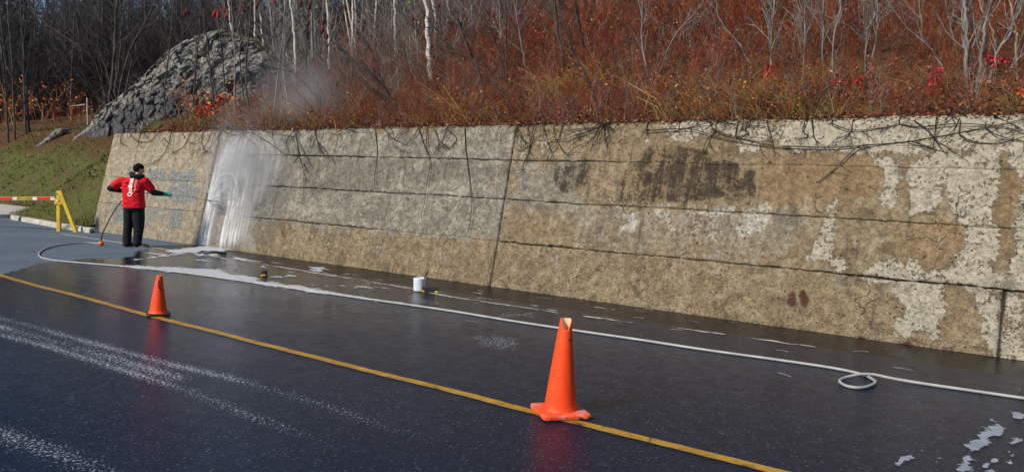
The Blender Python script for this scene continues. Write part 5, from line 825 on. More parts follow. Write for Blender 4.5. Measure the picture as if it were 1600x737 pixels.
limb(b, [(-.115, .02, .84), (-.135, .03, .62), (-.150, .03, .45), (-.168, .02, .25), (-.175, .015, .085)], [.108, .102, .092, .088, .093])
limb(b, [(.082, .03, .84), (.078, .045, .62), (.070, .06, .46), (.05, .045, .25), (.036, .02, .085)], [.130, .124, .112, .094, .092])
for k in range(12):
    z = rnd.uniform(.12, .75); s = rnd.choice([-1, 1]); x0 = (-.15 if s < 0 else .06); b.tube([(x0-.09, -.055, z), (x0, -.078+.03*(s > 0), z+.05), (x0+.08, -.05, z+rnd.uniform(.02, .12))], [.002, .008, .002], 8)
M_trs = simple('black_trousers', (.0045, .005, .008), .9, .4, 25, .4)
part('trousers', remesh(b, .011, 4), M_trs, man)
M_shoe = simple('black_shoe', (.012, .012, .013), .5); M_sole = simple('grey_sole', (.18, .18, .18), .7)
for nm, c, d in (('shoe', (-.165, .02), (.45, .55)), ('shoe', (.06, .02), (1, .12))):
    d = Vector((d[0], d[1], 0)).normalized(); z0 = float((np.array([c[0], c[1], 0])@EU)*0); b = MB()
    gz = lambda p: -(p.x*NN[0]+p.y*NN[1])/NN[2]
    P = [Vector((c[0], c[1], 0))+d*q for q in (-.07, .02, .12, .185)]
    for p, r, h in zip(P, (.042, .044, .048, .040), (.075, .085, .055, .04)): b.ball((p.x, p.y, gz(p)+h*.5+.018), (r, r, h*.55), None, 14, 10)
    limb(b, [(p.x, p.y, gz(p)+.045) for p in P], [.038, .042, .036, .028])
    so_ = part(nm, remesh(b, .009, 4), M_shoe, man); b = MB()
    n_ = Vector((-d.y, d.x, 0)); pts = []
    for a in np.linspace(0, 2*math.pi, 28, endpoint=False):
        l = .06+.155*math.cos(a); w_ = .048*math.sin(a)*(1.05+.12*math.cos(a)); pts.append(Vector((c[0], c[1], 0))+d*l+n_*w_)
    V = [(p.x, p.y, gz(p)+z) for z in (.004, .026) for p in pts]; n = 28
    V += [(c[0]+d.x*.06, c[1]+d.y*.06, gz(Vector((c[0]+d.x*.06, c[1]+d.y*.06, 0)))+z) for z in (.004, .026)]
    obj('sole', V, [np.array([(k, (k+1) % n, n+(k+1) % n, n+k) for k in range(n)]), np.array([((k+1) % n, k, 2*n) for k in range(n)]+[(n+k, n+(k+1) % n, 2*n+1) for k in range(n)])], M_sole, so_)
# gloves: palm, four curled fingers of different length, thumb
L0, L1, L2 = Vector((-.30, .172, 1.195)), Vector(HR)+Vector((.03, 0, .0)), Vector((1.45, .50, .98))
def glove(wrist, hand, axis, curlside):
    b = MB(); wrist, hand = Vector(wrist), Vector(hand); ax = Vector(axis).normalized(); dn = (hand-wrist).normalized()
    up = Vector((0, 0, 1)); up = (up-ax*up.dot(ax)).normalized(); out = ax.cross(up)*curlside
    limb(b, [wrist-dn*.03, wrist+dn*.02, hand-dn*.01], [.052, .046, .040]); b.ball(hand, (.046, .038, .040), None, 14, 10)
    for k in range(4):
        base = hand+ax*(.040-.026*k)+out*(.020)+up*.026; l = (.92, 1.0, .95, .78)[k]
        p = [base]+[hand+ax*(.050-.027*k+.004*q)+(out*math.cos(a)+up*math.sin(a))*.034*l for q, a in enumerate((.7, .0, -.8, -1.7))]
        limb(b, p, [.0125, .0120, .0115, .0105, .0090])
    p = [hand-out*.018+up*.020+ax*.0, hand+ax*.035-out*.030+up*.016, hand+ax*.062-out*.018-up*.002, hand+ax*.080+out*.004-up*.012]; limb(b, p, [.016, .0145, .013, .010])
    return remesh(b, .0065, 2)
M_glove = simple('teal_rubber_glove', (.0, .27, .21), .4, .2, 20)
part('glove', glove(WR, Vector(HR)+Vector((.02, .008, .0)), L2-L1, 1), M_glove, man); part('glove', glove(WLf, HL, L1-L0, -1), M_glove, man)
# lance held in both hands
la = thing('spray_lance', MAN+np.array([-.28, .17, 1.18]), 'thin grey spray lance held in teal gloves, nozzle at the dark joint', 'spray lance'); lo = Vector((-.28, .17, 1.18))
M_steel = simple('lance_steel', (.42, .43, .45), .35, .1, 20, .05, Metallic=.6)
b = MB(); b.tube([L0-lo, L1-lo, L1.lerp(L2, .5)+Vector((0, 0, .006))-lo, L2-lo], .0085, 10); b.build('barrel', M_steel, la, True)
b = MB(); b.tube([L1.lerp(L2, .90)-lo, L2-lo], [.013, .015], 10); b.build('nozzle', M_black, la, True)
b = MB(); b.tube([L1.lerp(L2, -.10)-lo, L1.lerp(L2, .03)-lo], .016, 10); b.build('foregrip', M_black, la, True)
b = MB(); b.tube([L0-lo, L0-lo+Vector((.03, -.005, -.05)), L0-lo+Vector((.038, .0, -.095))], [.022, .02, .018], 10); b.build('pistol_grip', M_black, la, True)
b = MB(); b.tube([L0-lo+Vector((.06, 0, -.01)), L0-lo+Vector((.065, 0, -.05))], .006, 6); b.build('trigger', M_redh, la)

# ================================================================ WATER
def film_mat():
    t = NT('water_film'); co = t.attr('wc', 'Vector'); A = t.sep(t.attr('ra')); m, arc = A[0], A[1]
    s1 = t.noise(co, 1.0, 4, .6, .2, (15, 1.1, 1)); s2 = t.noise(co, 1.0, 3, .6, .3, (60, 4, 1)); s3 = t.noise(co, 3, 4)
    s = t.math('ADD', t.math('MULTIPLY', s1, .6), t.math('MULTIPLY', s2, .4))
    X = t.n('SeparateXYZ'); t.l(co, X.inputs[0]); upf = t.rng(X.outputs[1], .9, 2.0, 0, .8); sm_ = t.mix(upf, t.rng(s, .28, .72, .34, .74), t.rng(s1, .2, .8, .52, .74))
    a = t.math('ADD', t.math('MULTIPLY', m, sm_), t.math('MULTIPLY', arc, .42), True)
    a = t.math('MULTIPLY', a, t.rng(s3, .2, .6, .72, 1.0), True); a = t.math('MULTIPLY', a, .93)
    tr = t.n('BsdfTransparent'); mx = t.n('MixShader'); t.l(a, mx.inputs[0]); t.l(tr.outputs[0], mx.inputs[1]); t.l(t.b.outputs[0], mx.inputs[2]); t.l(mx.outputs[0], t.out.inputs[0])
    return t.fin(t.mix(t.rng(s, .3, .7), (.60, .63, .68), (.86, .88, .91)), .35, t.bump(s, .4, .01), .5)
u0, u1 = min(p[0] for p in FILM)-.5, max(p[0] for p in FILM)+.12
U, Vv, F = grid(np.arange(u0, u1, .022), np.arange(.0, 2.70, .022))
d = polysd(U, Vv, FILM)+(fbm(U*9, Vv*1.5, 4, 3)-.5)*.35; m = sst(.16, -.30, d)
ledge = sst(.05, -.07, polysd(U, Vv, FILM))
uc, vc = 7.62, .95
dx = (uc-U); dy = (Vv-vc); r = np.hypot(dx*.95, dy*.62)
# strong curtain from the left edge, fading to the right
m = m*(.45+.55*sst(6.4, 7.8, U))*(.62+.38*sst(2.6, 1.7, Vv)); m = np.minimum(1, m*1.15)
rad = np.where(dy > 0, r, np.abs(dx)*.95)
bn = fbm(rad*26+.6*fbm(U*3, Vv*2, 2, 3), np.where(dy > 0, np.arctan2(dy, dx+1e-6)*.8, Vv*.7), 3, 44)
arc = sst(.50, .66, bn)*sst(.95, .60, rad)*sst(.10, .22, rad)*sst(1.9, 1.5, Vv)*ledge
m = m*sst(8.31, 8.12, U); arc = arc*sst(8.31, 8.12, U)
hole = sst(.26, .10, rad)*sst(1.10, .85, Vv); m = m*(1-.75*hole)
edge_l = np.exp(-((polysd(U, Vv, FILM)+.05)/.06)**2)*sst(7.7, 8.0, U)*sst(2.3, 1.3, Vv); arc = np.maximum(arc, edge_l*.85*sst(8.31, 8.16, U))
k = (m[F].max(1) > .02) | (arc[F].max(1) > .02); F = F[k]; us_ = np.unique(F); mp = np.full(len(U), -1); mp[us_] = np.arange(len(us_)); F = mp[F]
U, Vv, m, arc = U[us_], Vv[us_], m[us_], arc[us_]
out = .022+.020*fbm(U*30, Vv*2, 3, 9)+.03*arc+.02*m
fl = obj('water_film', FW(U, Vv, out), F, film_mat(), None, True, {'wc': ('FLOAT_VECTOR', np.stack([U, Vv, 0*U], -1)), 'ra': ('FLOAT_COLOR', np.stack([m, arc, m*0, m*0+1], -1))})
tag(fl, 'white curtain of wash water running down the wall beside the joint', 'water', kind='stuff')
t = NT('spray_drops'); tr = t.n('BsdfTransparent'); mx = t.n('MixShader'); mx.inputs[0].default_value = .45; t.l(tr.outputs[0], mx.inputs[1]); t.l(t.b.outputs[0], mx.inputs[2]); t.l(mx.outputs[0], t.out.inputs[0]); M_drop = t.fin((.85, .88, .92), .3)
NZ = np.array(MAN)+np.array(L2); b = MB()
for k in range(70):
    tu, tv = rnd.gauss(7.85, .20), rnd.uniform(.75, 1.75); q = FW(tu, tv, .03); p1 = NZ+(q-NZ)*rnd.uniform(.55, 1); b.tube([NZ, NZ*.5+p1*.5+np.array([0, 0, .01]), p1], [.002, .005, .008], 4)
tag(b.build('water_jet', M_drop), 'thin fan of water shooting from the lance nozzle onto the wall', 'water jet', kind='stuff')
b = MB(); oc = np.array([(1,0,0),(-1,0,0),(0,1,0),(0,-1,0),(0,0,1),(0,0,-1)], float); of = [(0,2,4),(2,1,4),(1,3,4),(3,0,4),(2,0,5),(1,2,5),(3,1,5),(0,3,5)]
for k in range(6000):
    tu = 8.15-abs(rnd.gauss(0, .8)); tv = rnd.choice([rnd.uniform(.1, 2.6), 1.2+abs(rnd.gauss(0, 1.0))]); dd = abs(rnd.gauss(0, .20))+.03
    if tv > 2.7 and tu < 5.5: continue
    b.add(oc*rnd.uniform(.0025, .007)+FW(tu, tv, dd), None, of)
tag(b.build('spray_drops', M_drop), 'fine white droplets bouncing off the wet wall around the jet', 'water drops', kind='stuff')
# drifting mist: an egg-shaped bank of fine spray, thinning to nothing at its rim
def mist_mat(dens):
    m = bpy.data.materials.new('spray_mist'); m.use_nodes = True; nt = m.node_tree; nt.nodes.remove(nt.nodes['Principled BSDF'])
    v = nt.nodes.new('ShaderNodeVolumePrincipled'); nt.links.new(v.outputs[0], nt.nodes['Material Output'].inputs['Volume'])
    v.inputs['Color'].default_value = (.93, .95, 1, 1); v.inputs['Anisotropy'].default_value = .2
    tc = nt.nodes.new('ShaderNodeTexCoord'); ln = nt.nodes.new('ShaderNodeVectorMath'); ln.operation = 'LENGTH'; nt.links.new(tc.outputs['Object'], ln.inputs[0])
    r = nt.nodes.new('ShaderNodeMapRange'); r.interpolation_type = 'SMOOTHSTEP'; nt.links.new(ln.outputs['Value'], r.inputs[0]); r.inputs[1].default_value = 1.0; r.inputs[2].default_value = .1; r.inputs[3].default_value = 0; r.inputs[4].default_value = dens
    no = nt.nodes.new('ShaderNodeTexNoise'); nt.links.new(tc.outputs['Object'], no.inputs['Vector']); no.inputs['Scale'].default_value = 2.2; no.inputs['Detail'].default_value = 3
    r2 = nt.nodes.new('ShaderNodeMapRange'); nt.links.new(no.outputs[0], r2.inputs[0]); r2.inputs[1].default_value = .35; r2.inputs[2].default_value = .65
    mu = nt.nodes.new('ShaderNodeMath'); mu.operation = 'MULTIPLY'; nt.links.new(r.outputs[0], mu.inputs[0]); nt.links.new(r2.outputs[0], mu.inputs[1]); nt.links.new(mu.outputs[0], v.inputs['Density'])
    return m
for c, s, rot, dens, lab in ((FW(6.9, 1.7, .35), (1.5, .55, 1.55), .3, 1.7, 'dense white mist hanging against the wall where the jet strikes'), (FW(6.4, 3.3, -.5), (1.9, 1.0, 1.9), .5, .55, 'bluish spray mist drifting up over the brush above the wall')):
    b = MB(); b.ball((0, 0, 0), 1.0, None, 24, 16); V, F, _ = b.arr(); o = bpy.data.objects.new('spray_mist', npmesh('spray_mist', V, [f[:, ::1] for f in F], mist_mat(dens), True)); COL.objects.link(o)
    o.location = c; o.scale = s; o.rotation_euler = (0, .25, -.60); tag(o, lab, 'mist', kind='stuff')

# ================================================================ ROCKS
def rock_mat():
    t = NT('lichen_rock'); co = t.obj(); A = t.sep(t.attr('ra'))
    n1 = t.noise(co, .8, 6, .65); n2 = t.noise(co, 4, 6, .72, .6); n3 = t.noise(co, 16, 4, .7)
    c = t.mix(t.rng(n2, .40, .58), (.06, .059, .060), (.31, .305, .29)); c = t.mix(t.rng(n3, .52, .66), c, (.36, .35, .33)); c = t.mix(t.rng(n3, .46, .34), c, (.028, .027, .028))
    c = t.mix(t.math('MULTIPLY', A[0], t.rng(n2, .42, .55)), c, (.085, .09, .018))
    c = t.mix(t.math('MULTIPLY', A[1], t.rng(n1, .35, .6, .3, .9)), c, (.06, .062, .078))  # bluish shade of the lower face painted into the rock colour
    return t.fin(c, .9, t.bump(t.math('ADD', n2, n3), 1.0, .08), .2)
M_rock = rock_mat()
RK = np.array(ROCK); xs = RK[:, 0]; yc = RK[0, 1]
na, nb = 300, 150
X = np.linspace(xs[0]-.1, xs[-1]+.3, na); tp = np.interp(X, xs, RK[:, 2])
tp = tp+.10*(fbm(X*2.2, X*0, 3, 4)-.5)
ph = np.linspace(0, 1, nb); V = []; ms = []; low_shade = []
for i, x in enumerate(X):
    f_ = 2.6*max(.06, min(1, (tp[i]-3.9)/3.6)); g_ = np.array([x, yc-f_, 0.]); z0 = float(TW(np.dot(g_, EU), np.dot(g_, EW))[2])-.12; Ht = max(.1, tp[i]-z0)
    # face leans back: front foot 3.6 m before the crest, back drops off
    a = ph; prof_y = np.where(a < .75, -2.6*(1-a/.75)**1.25, 2.4*((a-.75)/.25)); prof_z = np.where(a < .75, (1-(1-np.clip(a/.75, 0, 1))**1.9), 1-.75*((a-.75)/.25)**1.6)
    y = yc+prof_y*(f_/2.6); z = z0+Ht*prof_z
    # strata dipping along the slope of the ridge: stepped blocks
    q = (x*.62-z*.78+.5*fbm(np.full(nb, x*.5), z*.6, 3, 2)); s = (x*.78+z*.62)
    qq = q*1.9+.9*fbm(s*1.3, q*1.1, 3, 5); i1 = np.floor(qq).astype(np.int64); cell = _h(i1, np.floor(s*1.5+2.6*_h(i1, 0*i1, 9)+.5*vn(q*3, s*2, 4)).astype(np.int64), 3)
    q2 = q*4.6+1.1*fbm(s*2.3, q*2.3, 3, 15); i2 = np.floor(q2).astype(np.int64); cell2 = _h(i2, np.floor(s*3.4+3*_h(i2, 0*i2, 7)+.6*vn(q*5, s*4, 6)).astype(np.int64), 13)
    fr = np.abs(qq % 1-.5)*2
    disp = .30*(cell-.5)+.17*(cell2-.5)+1.0*(fbm(s*.5, q*.6, 3, 8)-.5)+.25*(fbm(q*3.2, s*2.6, 4, 21)-.5)-.12*sst(.86, 1, fr)*vn(s*1.2, q, 2)+.14*(fbm(q*9, s*8, 3, 25)-.5)
    fade = np.where(a < .75, 1, np.clip(1-(a-.75)/.1, .25, 1))*np.where(a > .6, .55, 1)
    d = disp*fade*min(1, .25+Ht/2.5); z = z-.3*sst(.05, 0, a)
    V.append(np.stack([x+d*.15, y-d*.85, z+d*.35*np.where(a > .6, .5, 1)], -1))
    ms.append(sst(.50, .68, a)*sst(.42, .6, fbm(np.full(nb, x*1.1), a*5, 3, 31))*sst(-14.5, -12.8, x)); low_shade.append(sst(.32, .10, a)*sst(-10.5, -12.5, x))
V = np.array(V).reshape(-1, 3); i = np.arange(na*nb).reshape(na, nb); F = np.stack([i[:-1, :-1], i[1:, :-1], i[1:, 1:], i[:-1, 1:]], -1).reshape(-1, 4)
ms = np.array(ms).ravel(); low_shade = np.array(low_shade).ravel()
rk = obj('rock_outcrop', V, F, M_rock, None, False, {'ra': ('FLOAT_COLOR', np.stack([ms, low_shade, ms*0, ms*0+1], -1))}); tag(rk, 'big grey layered rock outcrop with mossy crest behind the left end of the wall', 'rock')
SLB = np.array(SLAB); a0, a1 = SLB[0], SLB[3]; ax = (a1-a0); L = np.linalg.norm(ax); ax /= L
us = np.linspace(0, 1, 40); th = np.linspace(0, 2*math.pi, 24, endpoint=False); V = []
side = np.cross(ax, [0, 1, 0]); side /= np.linalg.norm(side)
for u in us:
    w_ = .22*math.sqrt(max(.02, 1-(2*u-1)**4))*(.55+.6*u); c = a0+ax*L*u+np.array([0, .25, -.12])
    for t_ in th:
        r = 1+.35*(fbm(np.array([u*6]), np.array([math.cos(t_)*1.5+3+math.sin(t_)]), 3, 5)[0]-.5); V.append(c+side*w_*math.cos(t_)*r+np.array([0, 1, 0])*.32*math.sin(t_)*r)
V = np.array(V); i = np.arange(40*24).reshape(40, 24); j = np.roll(i, -1, 1); F = np.stack([i[:-1], j[:-1], j[1:], i[1:]], -1).reshape(-1, 4)
n = len(V); V = np.vstack([V, V[:24].mean(0), V[-24:].mean(0)]); T = [(i[0, (k+1) % 24], i[0, k], n) for k in range(24)]+[(i[-1, k], i[-1, (k+1) % 24], n+1) for k in range(24)]
sl = obj('boulder', V, [F, np.array(T)], M_rock, None, False, {'ra': ('FLOAT_COLOR', np.zeros((len(V), 4)))}); tag(sl, 'long pale grey boulder lying slantwise on the grass bank', 'boulder')
p0, p1, p2 = (np.array(p) for p in STAKE); M_wood = simple('weathered_wood', (.45, .43, .40), .85, .25, 8, .4)
sk = thing('wooden_stake', p0, 'pale wooden stake with a fallen rail among bushes left of the rock', 'stake')
b = MB(); b.tube([(0, 0, -1.0), (0.01, 0, .0), tuple(p1-p0)], .035, 6); b.build('stake', M_wood, sk); b = MB(); b.tube([(-.05, -.05, .08), tuple((p2-p0)*np.array([1.4, 1, 1])+np.array([0, 0, -.1]))], .03, 6); b.build('rail', M_wood, sk)

# ================================================================ WOODY PLANTS
M_bark = {}
def bark(name, c1, c2, marks=None, sc=5):
    t = NT(name); co = t.obj(); n = t.noise(co, sc, 5, .65, .3, (2.2, 2.2, .5)); f = t.noise(co, 22, 4, .7)
    c = t.mix(t.rng(n, .32, .68), c1, c2); c = t.mix(t.math('MULTIPLY', t.rng(f, .55, .8), .4), c, tuple(min(1, x*1.5) for x in c2))
    if marks:
        m1 = t.noise(co, 1, 3, .6, .4, (5, 5, 26)); m2 = t.noise(co, 1, 4, .6, .5, (2.5, 2.5, 3.2)); c = t.mix(t.math('MAXIMUM', t.rng(m1, .60, .68), t.rng(m2, .63, .68)), c, marks)
    return t.fin(c, .85, t.bump(f, .4, .01), .2)
M_bark['birch'] = bark('birch_bark', (.40, .375, .34), (.58, .56, .52), (.045, .038, .034))
M_bark['grey'] = bark('grey_bark', (.12, .112, .108), (.27, .26, .25))
M_bark['dark'] = bark('dark_bark', (.030, .026, .024), (.085, .075, .068))
M_bark['tan'] = bark('tan_bark', (.20, .145, .105), (.33, .26, .20))
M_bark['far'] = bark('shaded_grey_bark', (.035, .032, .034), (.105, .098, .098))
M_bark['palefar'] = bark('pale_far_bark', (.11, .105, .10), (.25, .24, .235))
M_leaf = vcol('autumn_leaf', .7, .25, .35, 60)
UP = np.array([0, 0, 1.0])
def rvec(rn): 
    v = rn.normal(size=3); return v/np.linalg.norm(v)
def limbs(mb, pts, rads, rn, n, lo, hi, ang, length, sides=4, sub=3, curve=.35):
    """branches along a trunk polyline; sub-twigs on each"""
    P = np.array(pts); S_ = np.concatenate([[0], np.cumsum(np.linalg.norm(np.diff(P, axis=0), axis=1))]); Lt = S_[-1]
    tips = []
    for k in range(n):
        f = lo+(hi-lo)*((k+rn.rand())/n); s = f*Lt; p = np.array([np.interp(s, S_, P[:, i]) for i in range(3)]); r0 = np.interp(s, S_, rads)
        i = min(np.searchsorted(S_, s), len(P)-1); i = max(i, 1); tg = (P[i]-P[i-1])/np.linalg.norm(P[i]-P[i-1])
        az = rvec(rn); az -= tg*(az@tg); az /= np.linalg.norm(az)+1e-6
        d = tg*math.cos(ang*rn.uniform(.7, 1.3))+az*math.sin(ang*rn.uniform(.7, 1.3)); d /= np.linalg.norm(d)
        L = length*rn.uniform(.55, 1.2)*(1.15-.75*f); q = [p]; dd = d.copy()
        for m in range(5): dd = dd+UP*curve*.18+rvec(rn)*.16; dd /= np.linalg.norm(dd); q.append(q[-1]+dd*L/5)
        rb = max(.0035, min(r0*.55, .012*L+.004)); mb.tube(q, np.linspace(rb, .0025, 6), sides, False)
        tips.append(q[-1])
        for m in range(sub):
            g = rn.uniform(.25, .95)*5; a = int(g); a = min(a, 4); b0 = q[a]+(q[a+1]-q[a])*(g-a); d2 = (q[a+1]-q[a]); d2 /= np.linalg.norm(d2); d2 = d2+rvec(rn)*.75+UP*.15; d2 /= np.linalg.norm(d2)
            l2 = L*rn.uniform(.2, .45); e = b0+d2*l2*.5+rvec(rn)*l2*.06; f2 = b0+d2*l2+UP*l2*.12+rvec(rn)*l2*.1; mb.tube([b0, e, f2], [rb*.5+.0012, .003, .002], 3, False); tips.append(f2)
    return tips
def leaves(mb, pts, rn, n, size, spread, cols, droop=.3):
    for k in range(n):
        p = pts[rn.randint(len(pts))]+rn.normal(size=3)*spread; a = rvec(rn); a[2] -= droop; a /= np.linalg.norm(a); c = np.cross(a, rvec(rn)); c /= np.linalg.norm(c)+1e-6
        s = size*rn.uniform(.6, 1.3); w_ = s*.38; nrm = np.cross(a, c)*s*.12
        mb.add([p, p+a*s*.5+c*w_+nrm, p+a*s, p+a*s*.5-c*w_+nrm], None, [(0, 1, 2), (0, 2, 3)], cols[rn.randint(len(cols))])
stemset = []
def make_tree(kind, label, rad, pts, seed, ht, nb, blen, ang, lo, sub=3, parent=None, cat='tree', group=None, leafs=None, name=None):
    rn = np.random.RandomState(seed); P = np.array(pts, float)
    u = np.dot(P[0], EU); w = np.dot(P[0], EW); g = TW(u, w); nz = P[0][2]-g[2]
    if nz > .05: P = np.vstack([[P[0][0], P[0][1], g[2]-.05], P])
    else: P[0][2] -= .1
    # carry the trunk on above the frame
    d = P[-1]-P[-2]; d /= np.linalg.norm(d); d = d*.7+UP*.3; d /= np.linalg.norm(d); k = 0
    while P[-1][2]-P[0][2] < ht: d = d+UP*.06+rvec(rn)*.06; d /= np.linalg.norm(d); P = np.vstack([P, P[-1]+d*.9])
    C = catmull(P, 5); n = len(C); tt = np.linspace(0, 1, n); C[1:, 1] += (np.cumsum(rn.normal(size=n-1))*.02); wob = rn.normal(size=(n, 3))*.25*rad; wob[0] = 0; C = C+wob*np.array([1, 1, 0])
    rr = rad*(.92-.62*tt)+.12*rad*np.exp(-tt*20)
    if parent is None:
        th_ = thing(name or {'birch': 'birch_tree', 'dark': 'dark_tree', 'tan': 'tan_sapling'}.get(kind, 'bare_tree'), C[0], label, cat, group); org = C[0]
    else: th_ = parent; org = np.array(parent.location)
    b = MB(); b.tube(C-org, rr, 8 if rad > .04 else 6, False); b.build('trunk' if parent is None else 'stem', M_bark[kind], th_, True)
    b = MB(); tips = limbs(b, C-org, rr, rn, nb, lo, .97, ang, blen, 4, sub)
    b.build('branches', M_bark['grey' if kind == 'birch' else kind], th_, True)
    if leafs:
        b = MB(); leaves(b, tips, rn, *leafs); b.build('leaves', M_leaf, th_)
    return th_
multi = None
for q, (kind, lab, rad, pts) in enumerate(TREES):
    if 'many stemmed' in lab or 'slender right hand stem curving' in lab:
        if multi is None:
            p = np.array(pts[0]); g = TW(np.dot(p, EU), np.dot(p, EW)); multi = thing('many_stemmed_tree', g, 'many stemmed dark bare tree fanning out left of the rock', 'tree')
        pt = [tuple(multi.location+Vector((.3*math.sin(q*2.2), .2*math.cos(q*3), .0)))]+list(pts[1:])
        make_tree(kind if kind == 'dark' else 'far', None, rad*.9, pt, 300+q, 7.5, 13, 1.7, .55, .25, 4, multi); continue
    dist = np.linalg.norm(np.array(pts[0])-np.array(CAM)); h = max(3.2, dist*.26) if kind != 'birch' else max(5, dist*.33)
    if 'dead trunk leaning far' in lab: h = 0
    feather = 'feathery' in lab
    nb = {'birch': 14, 'grey': 24, 'dark': 18, 'tan': 14, 'far': 18}[kind]*(2 if feather else 1)
    make_tree(kind, lab, rad, pts, 100+q, h, nb, dist*.055*(1.2 if feather else 1), .5 if kind != 'birch' else .75, .10 if kind != 'birch' else .38, 5 if feather else 4)
# yellow leaved sapling
def PX(x, y, dep): return (np.array([(x-800)/1200*dep, 0, 0])+np.array([CAM[0], CAM[1]+dep, 0])+np.array([0, 0, CAM[2]+dep*math.tan(math.atan((368.5-y)/1200)-math.atan(83.5/1200))]))
YG = [(.42, .34, .03), (.30, .28, .03), (.20, .22, .03), (.50, .36, .05)]
for lab, (x, y, d_), h_, n_ in (('yellow green leaved sapling behind the palest birch trunk', (648, 118, 22.5), 4.2, 150), ('thin sapling with sparse yellow leaves right of the palest birch', (712, 70, 25), 3.2, 60), ('sapling with green yellow leaves in the dark gap above the vine fan', (822, 40, 30), 3.0, 120)):
    p = PX(x, y, d_)
    make_tree('grey', lab, .022, [p, p+np.array([-.1, 0, 1.0]), p+np.array([.05, 0, 2.0])], int(x), h_, 14, .9, .7, .2, 4, None, 'sapling', None, (n_, .11, .10, YG), 'leafy_sapling')
# sumacs with red fruit cones
M_fruit = simple('sumac_fruit', (.11, .008, .009), .85, .5, 40, .8); M_fruitb = simple('bright_sumac_fruit', (.26, .012, .016), .85, .4, 40, .8)
for q, (lab, bp, cones) in enumerate(SUMAC):
    rn = np.random.RandomState(500+q); bp = np.array(bp); g = TW(np.dot(bp, EU), np.dot(bp, EW)); bp = np.array([bp[0], bp[1], min(bp[2], g[2])])
    t_ = thing('sumac_shrub', bp, lab, 'shrub', 'sumacs carrying red fruit cones'); b = MB(); top = np.mean(np.array(cones), 0)-bp
    mid = np.array([top[0]*.4+rn.uniform(-.1, .1), rn.uniform(-.2, .2), top[2]*.55]); b.tube(catmull([(0, 0, -.1), mid*.5, mid], 4), np.linspace(.03, .022, 9), 5, False)
    sc = np.linalg.norm(bp-np.array(CAM))/24.0
    for c in cones:
        e = np.array(c)-bp; b.tube(catmull([mid, (mid+e)*.5+rn.normal(size=3)*.08, e-np.array([0, 0, .08])], 4), np.linspace(.018, .008, 9), 5, False)
    limbs(b, [mid*.3, mid, top], [.03, .02, .012], rn, 5, .3, 1, .7, .8, 4, 1); b.build('stems', M_bark['dark'], t_, True)
    for c in cones:
        e = np.array(c)-bp; f = MB(); f.ball((0, 0, 0), 1, None, 10, 9); V, F, _ = f.arr()
        V = V*np.array([.045, .045, .11])*sc*rn.uniform(.75, 1.15); V = V*(1+.5*(fbm(V[:, 0]*40, V[:, 2]*40+V[:, 1]*30, 2, q)-.5))[:, None]; V[:, 0] += V[:, 2]*rn.uniform(-.4, .4); V[:, :2] *= (1-.5*V[:, 2:]/.16/sc*.6)
        obj('fruit_cone', V+e, F, M_fruitb if 'bright' in lab else M_fruit, t_, True)
# crimson and scarlet leaved seedlings
for q, (lab, bp, tufts) in enumerate(REDL):
    rn = np.random.RandomState(700+q); bp = np.array(bp); g = TW(np.dot(bp, EU), np.dot(bp, EW)); bp = np.array([bp[0], bp[1], min(bp[2], g[2])]); t_ = thing('red_leaved_seedling', bp, lab, 'seedling', 'seedlings with bright red leaves')
    b = MB(); lf = MB(); sc = np.linalg.norm(bp-np.array(CAM))
    for c in tufts:
        e = np.array(c)-bp; b.tube(catmull([(0, 0, -.05), e*.5+rn.normal(size=3)*.04, e], 4), .005, 4, False)
        cols = [(.42, .015, .035), (.55, .03, .06), (.33, .01, .03)] if 'crimson' in lab else [(.50, .05, .02), (.45, .02, .02), (.50, .12, .02)]
        leaves(lf, [e], rn, 11, .0055*sc, .0028*sc, cols, .1)
    b.build('stem', M_bark['tan'], t_); lf.build('leaves', M_leaf, t_)

# background forest: bare trees copied from a few prototypes, and dark spruces
def far_proto(kind, seed, ht, rad, nb):
    rn = np.random.RandomState(seed); lean = rn.normal(size=2)*.05
    pts = [np.array([lean[0]*z, lean[1]*z, z])+np.array([1, 1, 0])*rn.normal(size=3)*.06 for z in np.linspace(0, ht, 9)]; pts[0] = np.zeros(3)
    t_ = thing('bare_tree', (0, 0, 0), 'x', 'tree'); C = catmull(pts, 3); rr = np.linspace(rad, rad*.2, len(C))
    b = MB(); b.tube(C, rr, 6, False); b.build('trunk', M_bark[kind], t_, True); b = MB(); limbs(b, C, rr, rn, nb, .10, .98, .75, ht*.32, 3, 9); b.build('branches', M_bark[kind], t_); return t_
far_d = [far_proto('far', 900+k, 10.5, .085, 34) for k in range(4)]; far_p = [far_proto('palefar', 920+k, 9, .065, 18) for k in range(3)]
M_birfar = far_proto('birch', 940, 11, .085, 12)
def scatter(protos, spots, label, group):
    for k, (u, w) in enumerate(spots):
        src = protos[k % len(protos)]
        o = copy_tree(src); o.location = TW(u, w)-np.array([0, 0, .15]); o.rotation_euler = (0, 0, rnd.uniform(0, 6.28)); s = rnd.uniform(.75, 1.2); o.scale = (s, s, s); o['label'] = label; o['group'] = group
def along(x0, x1, d0, d1, n):
    out = []
    for k in range(n):
        x = rnd.uniform(x0, x1); d = rnd.uniform(d0, d1); p = np.array([CAM[0]+(x-800)/1200*d, CAM[1]+d, 0]); out.append((float(p@EU), float(p@EW)))
    return out
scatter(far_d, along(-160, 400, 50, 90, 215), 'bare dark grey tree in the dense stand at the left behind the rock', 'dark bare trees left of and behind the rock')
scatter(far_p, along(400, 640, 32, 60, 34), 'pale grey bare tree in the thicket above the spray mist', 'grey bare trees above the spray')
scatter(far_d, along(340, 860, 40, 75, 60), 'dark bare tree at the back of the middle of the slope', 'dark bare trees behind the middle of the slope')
scatter([M_birfar], along(400, 960, 32, 52, 16), 'white birch half hidden at the back of the middle slope', 'birches at the back of the slope')
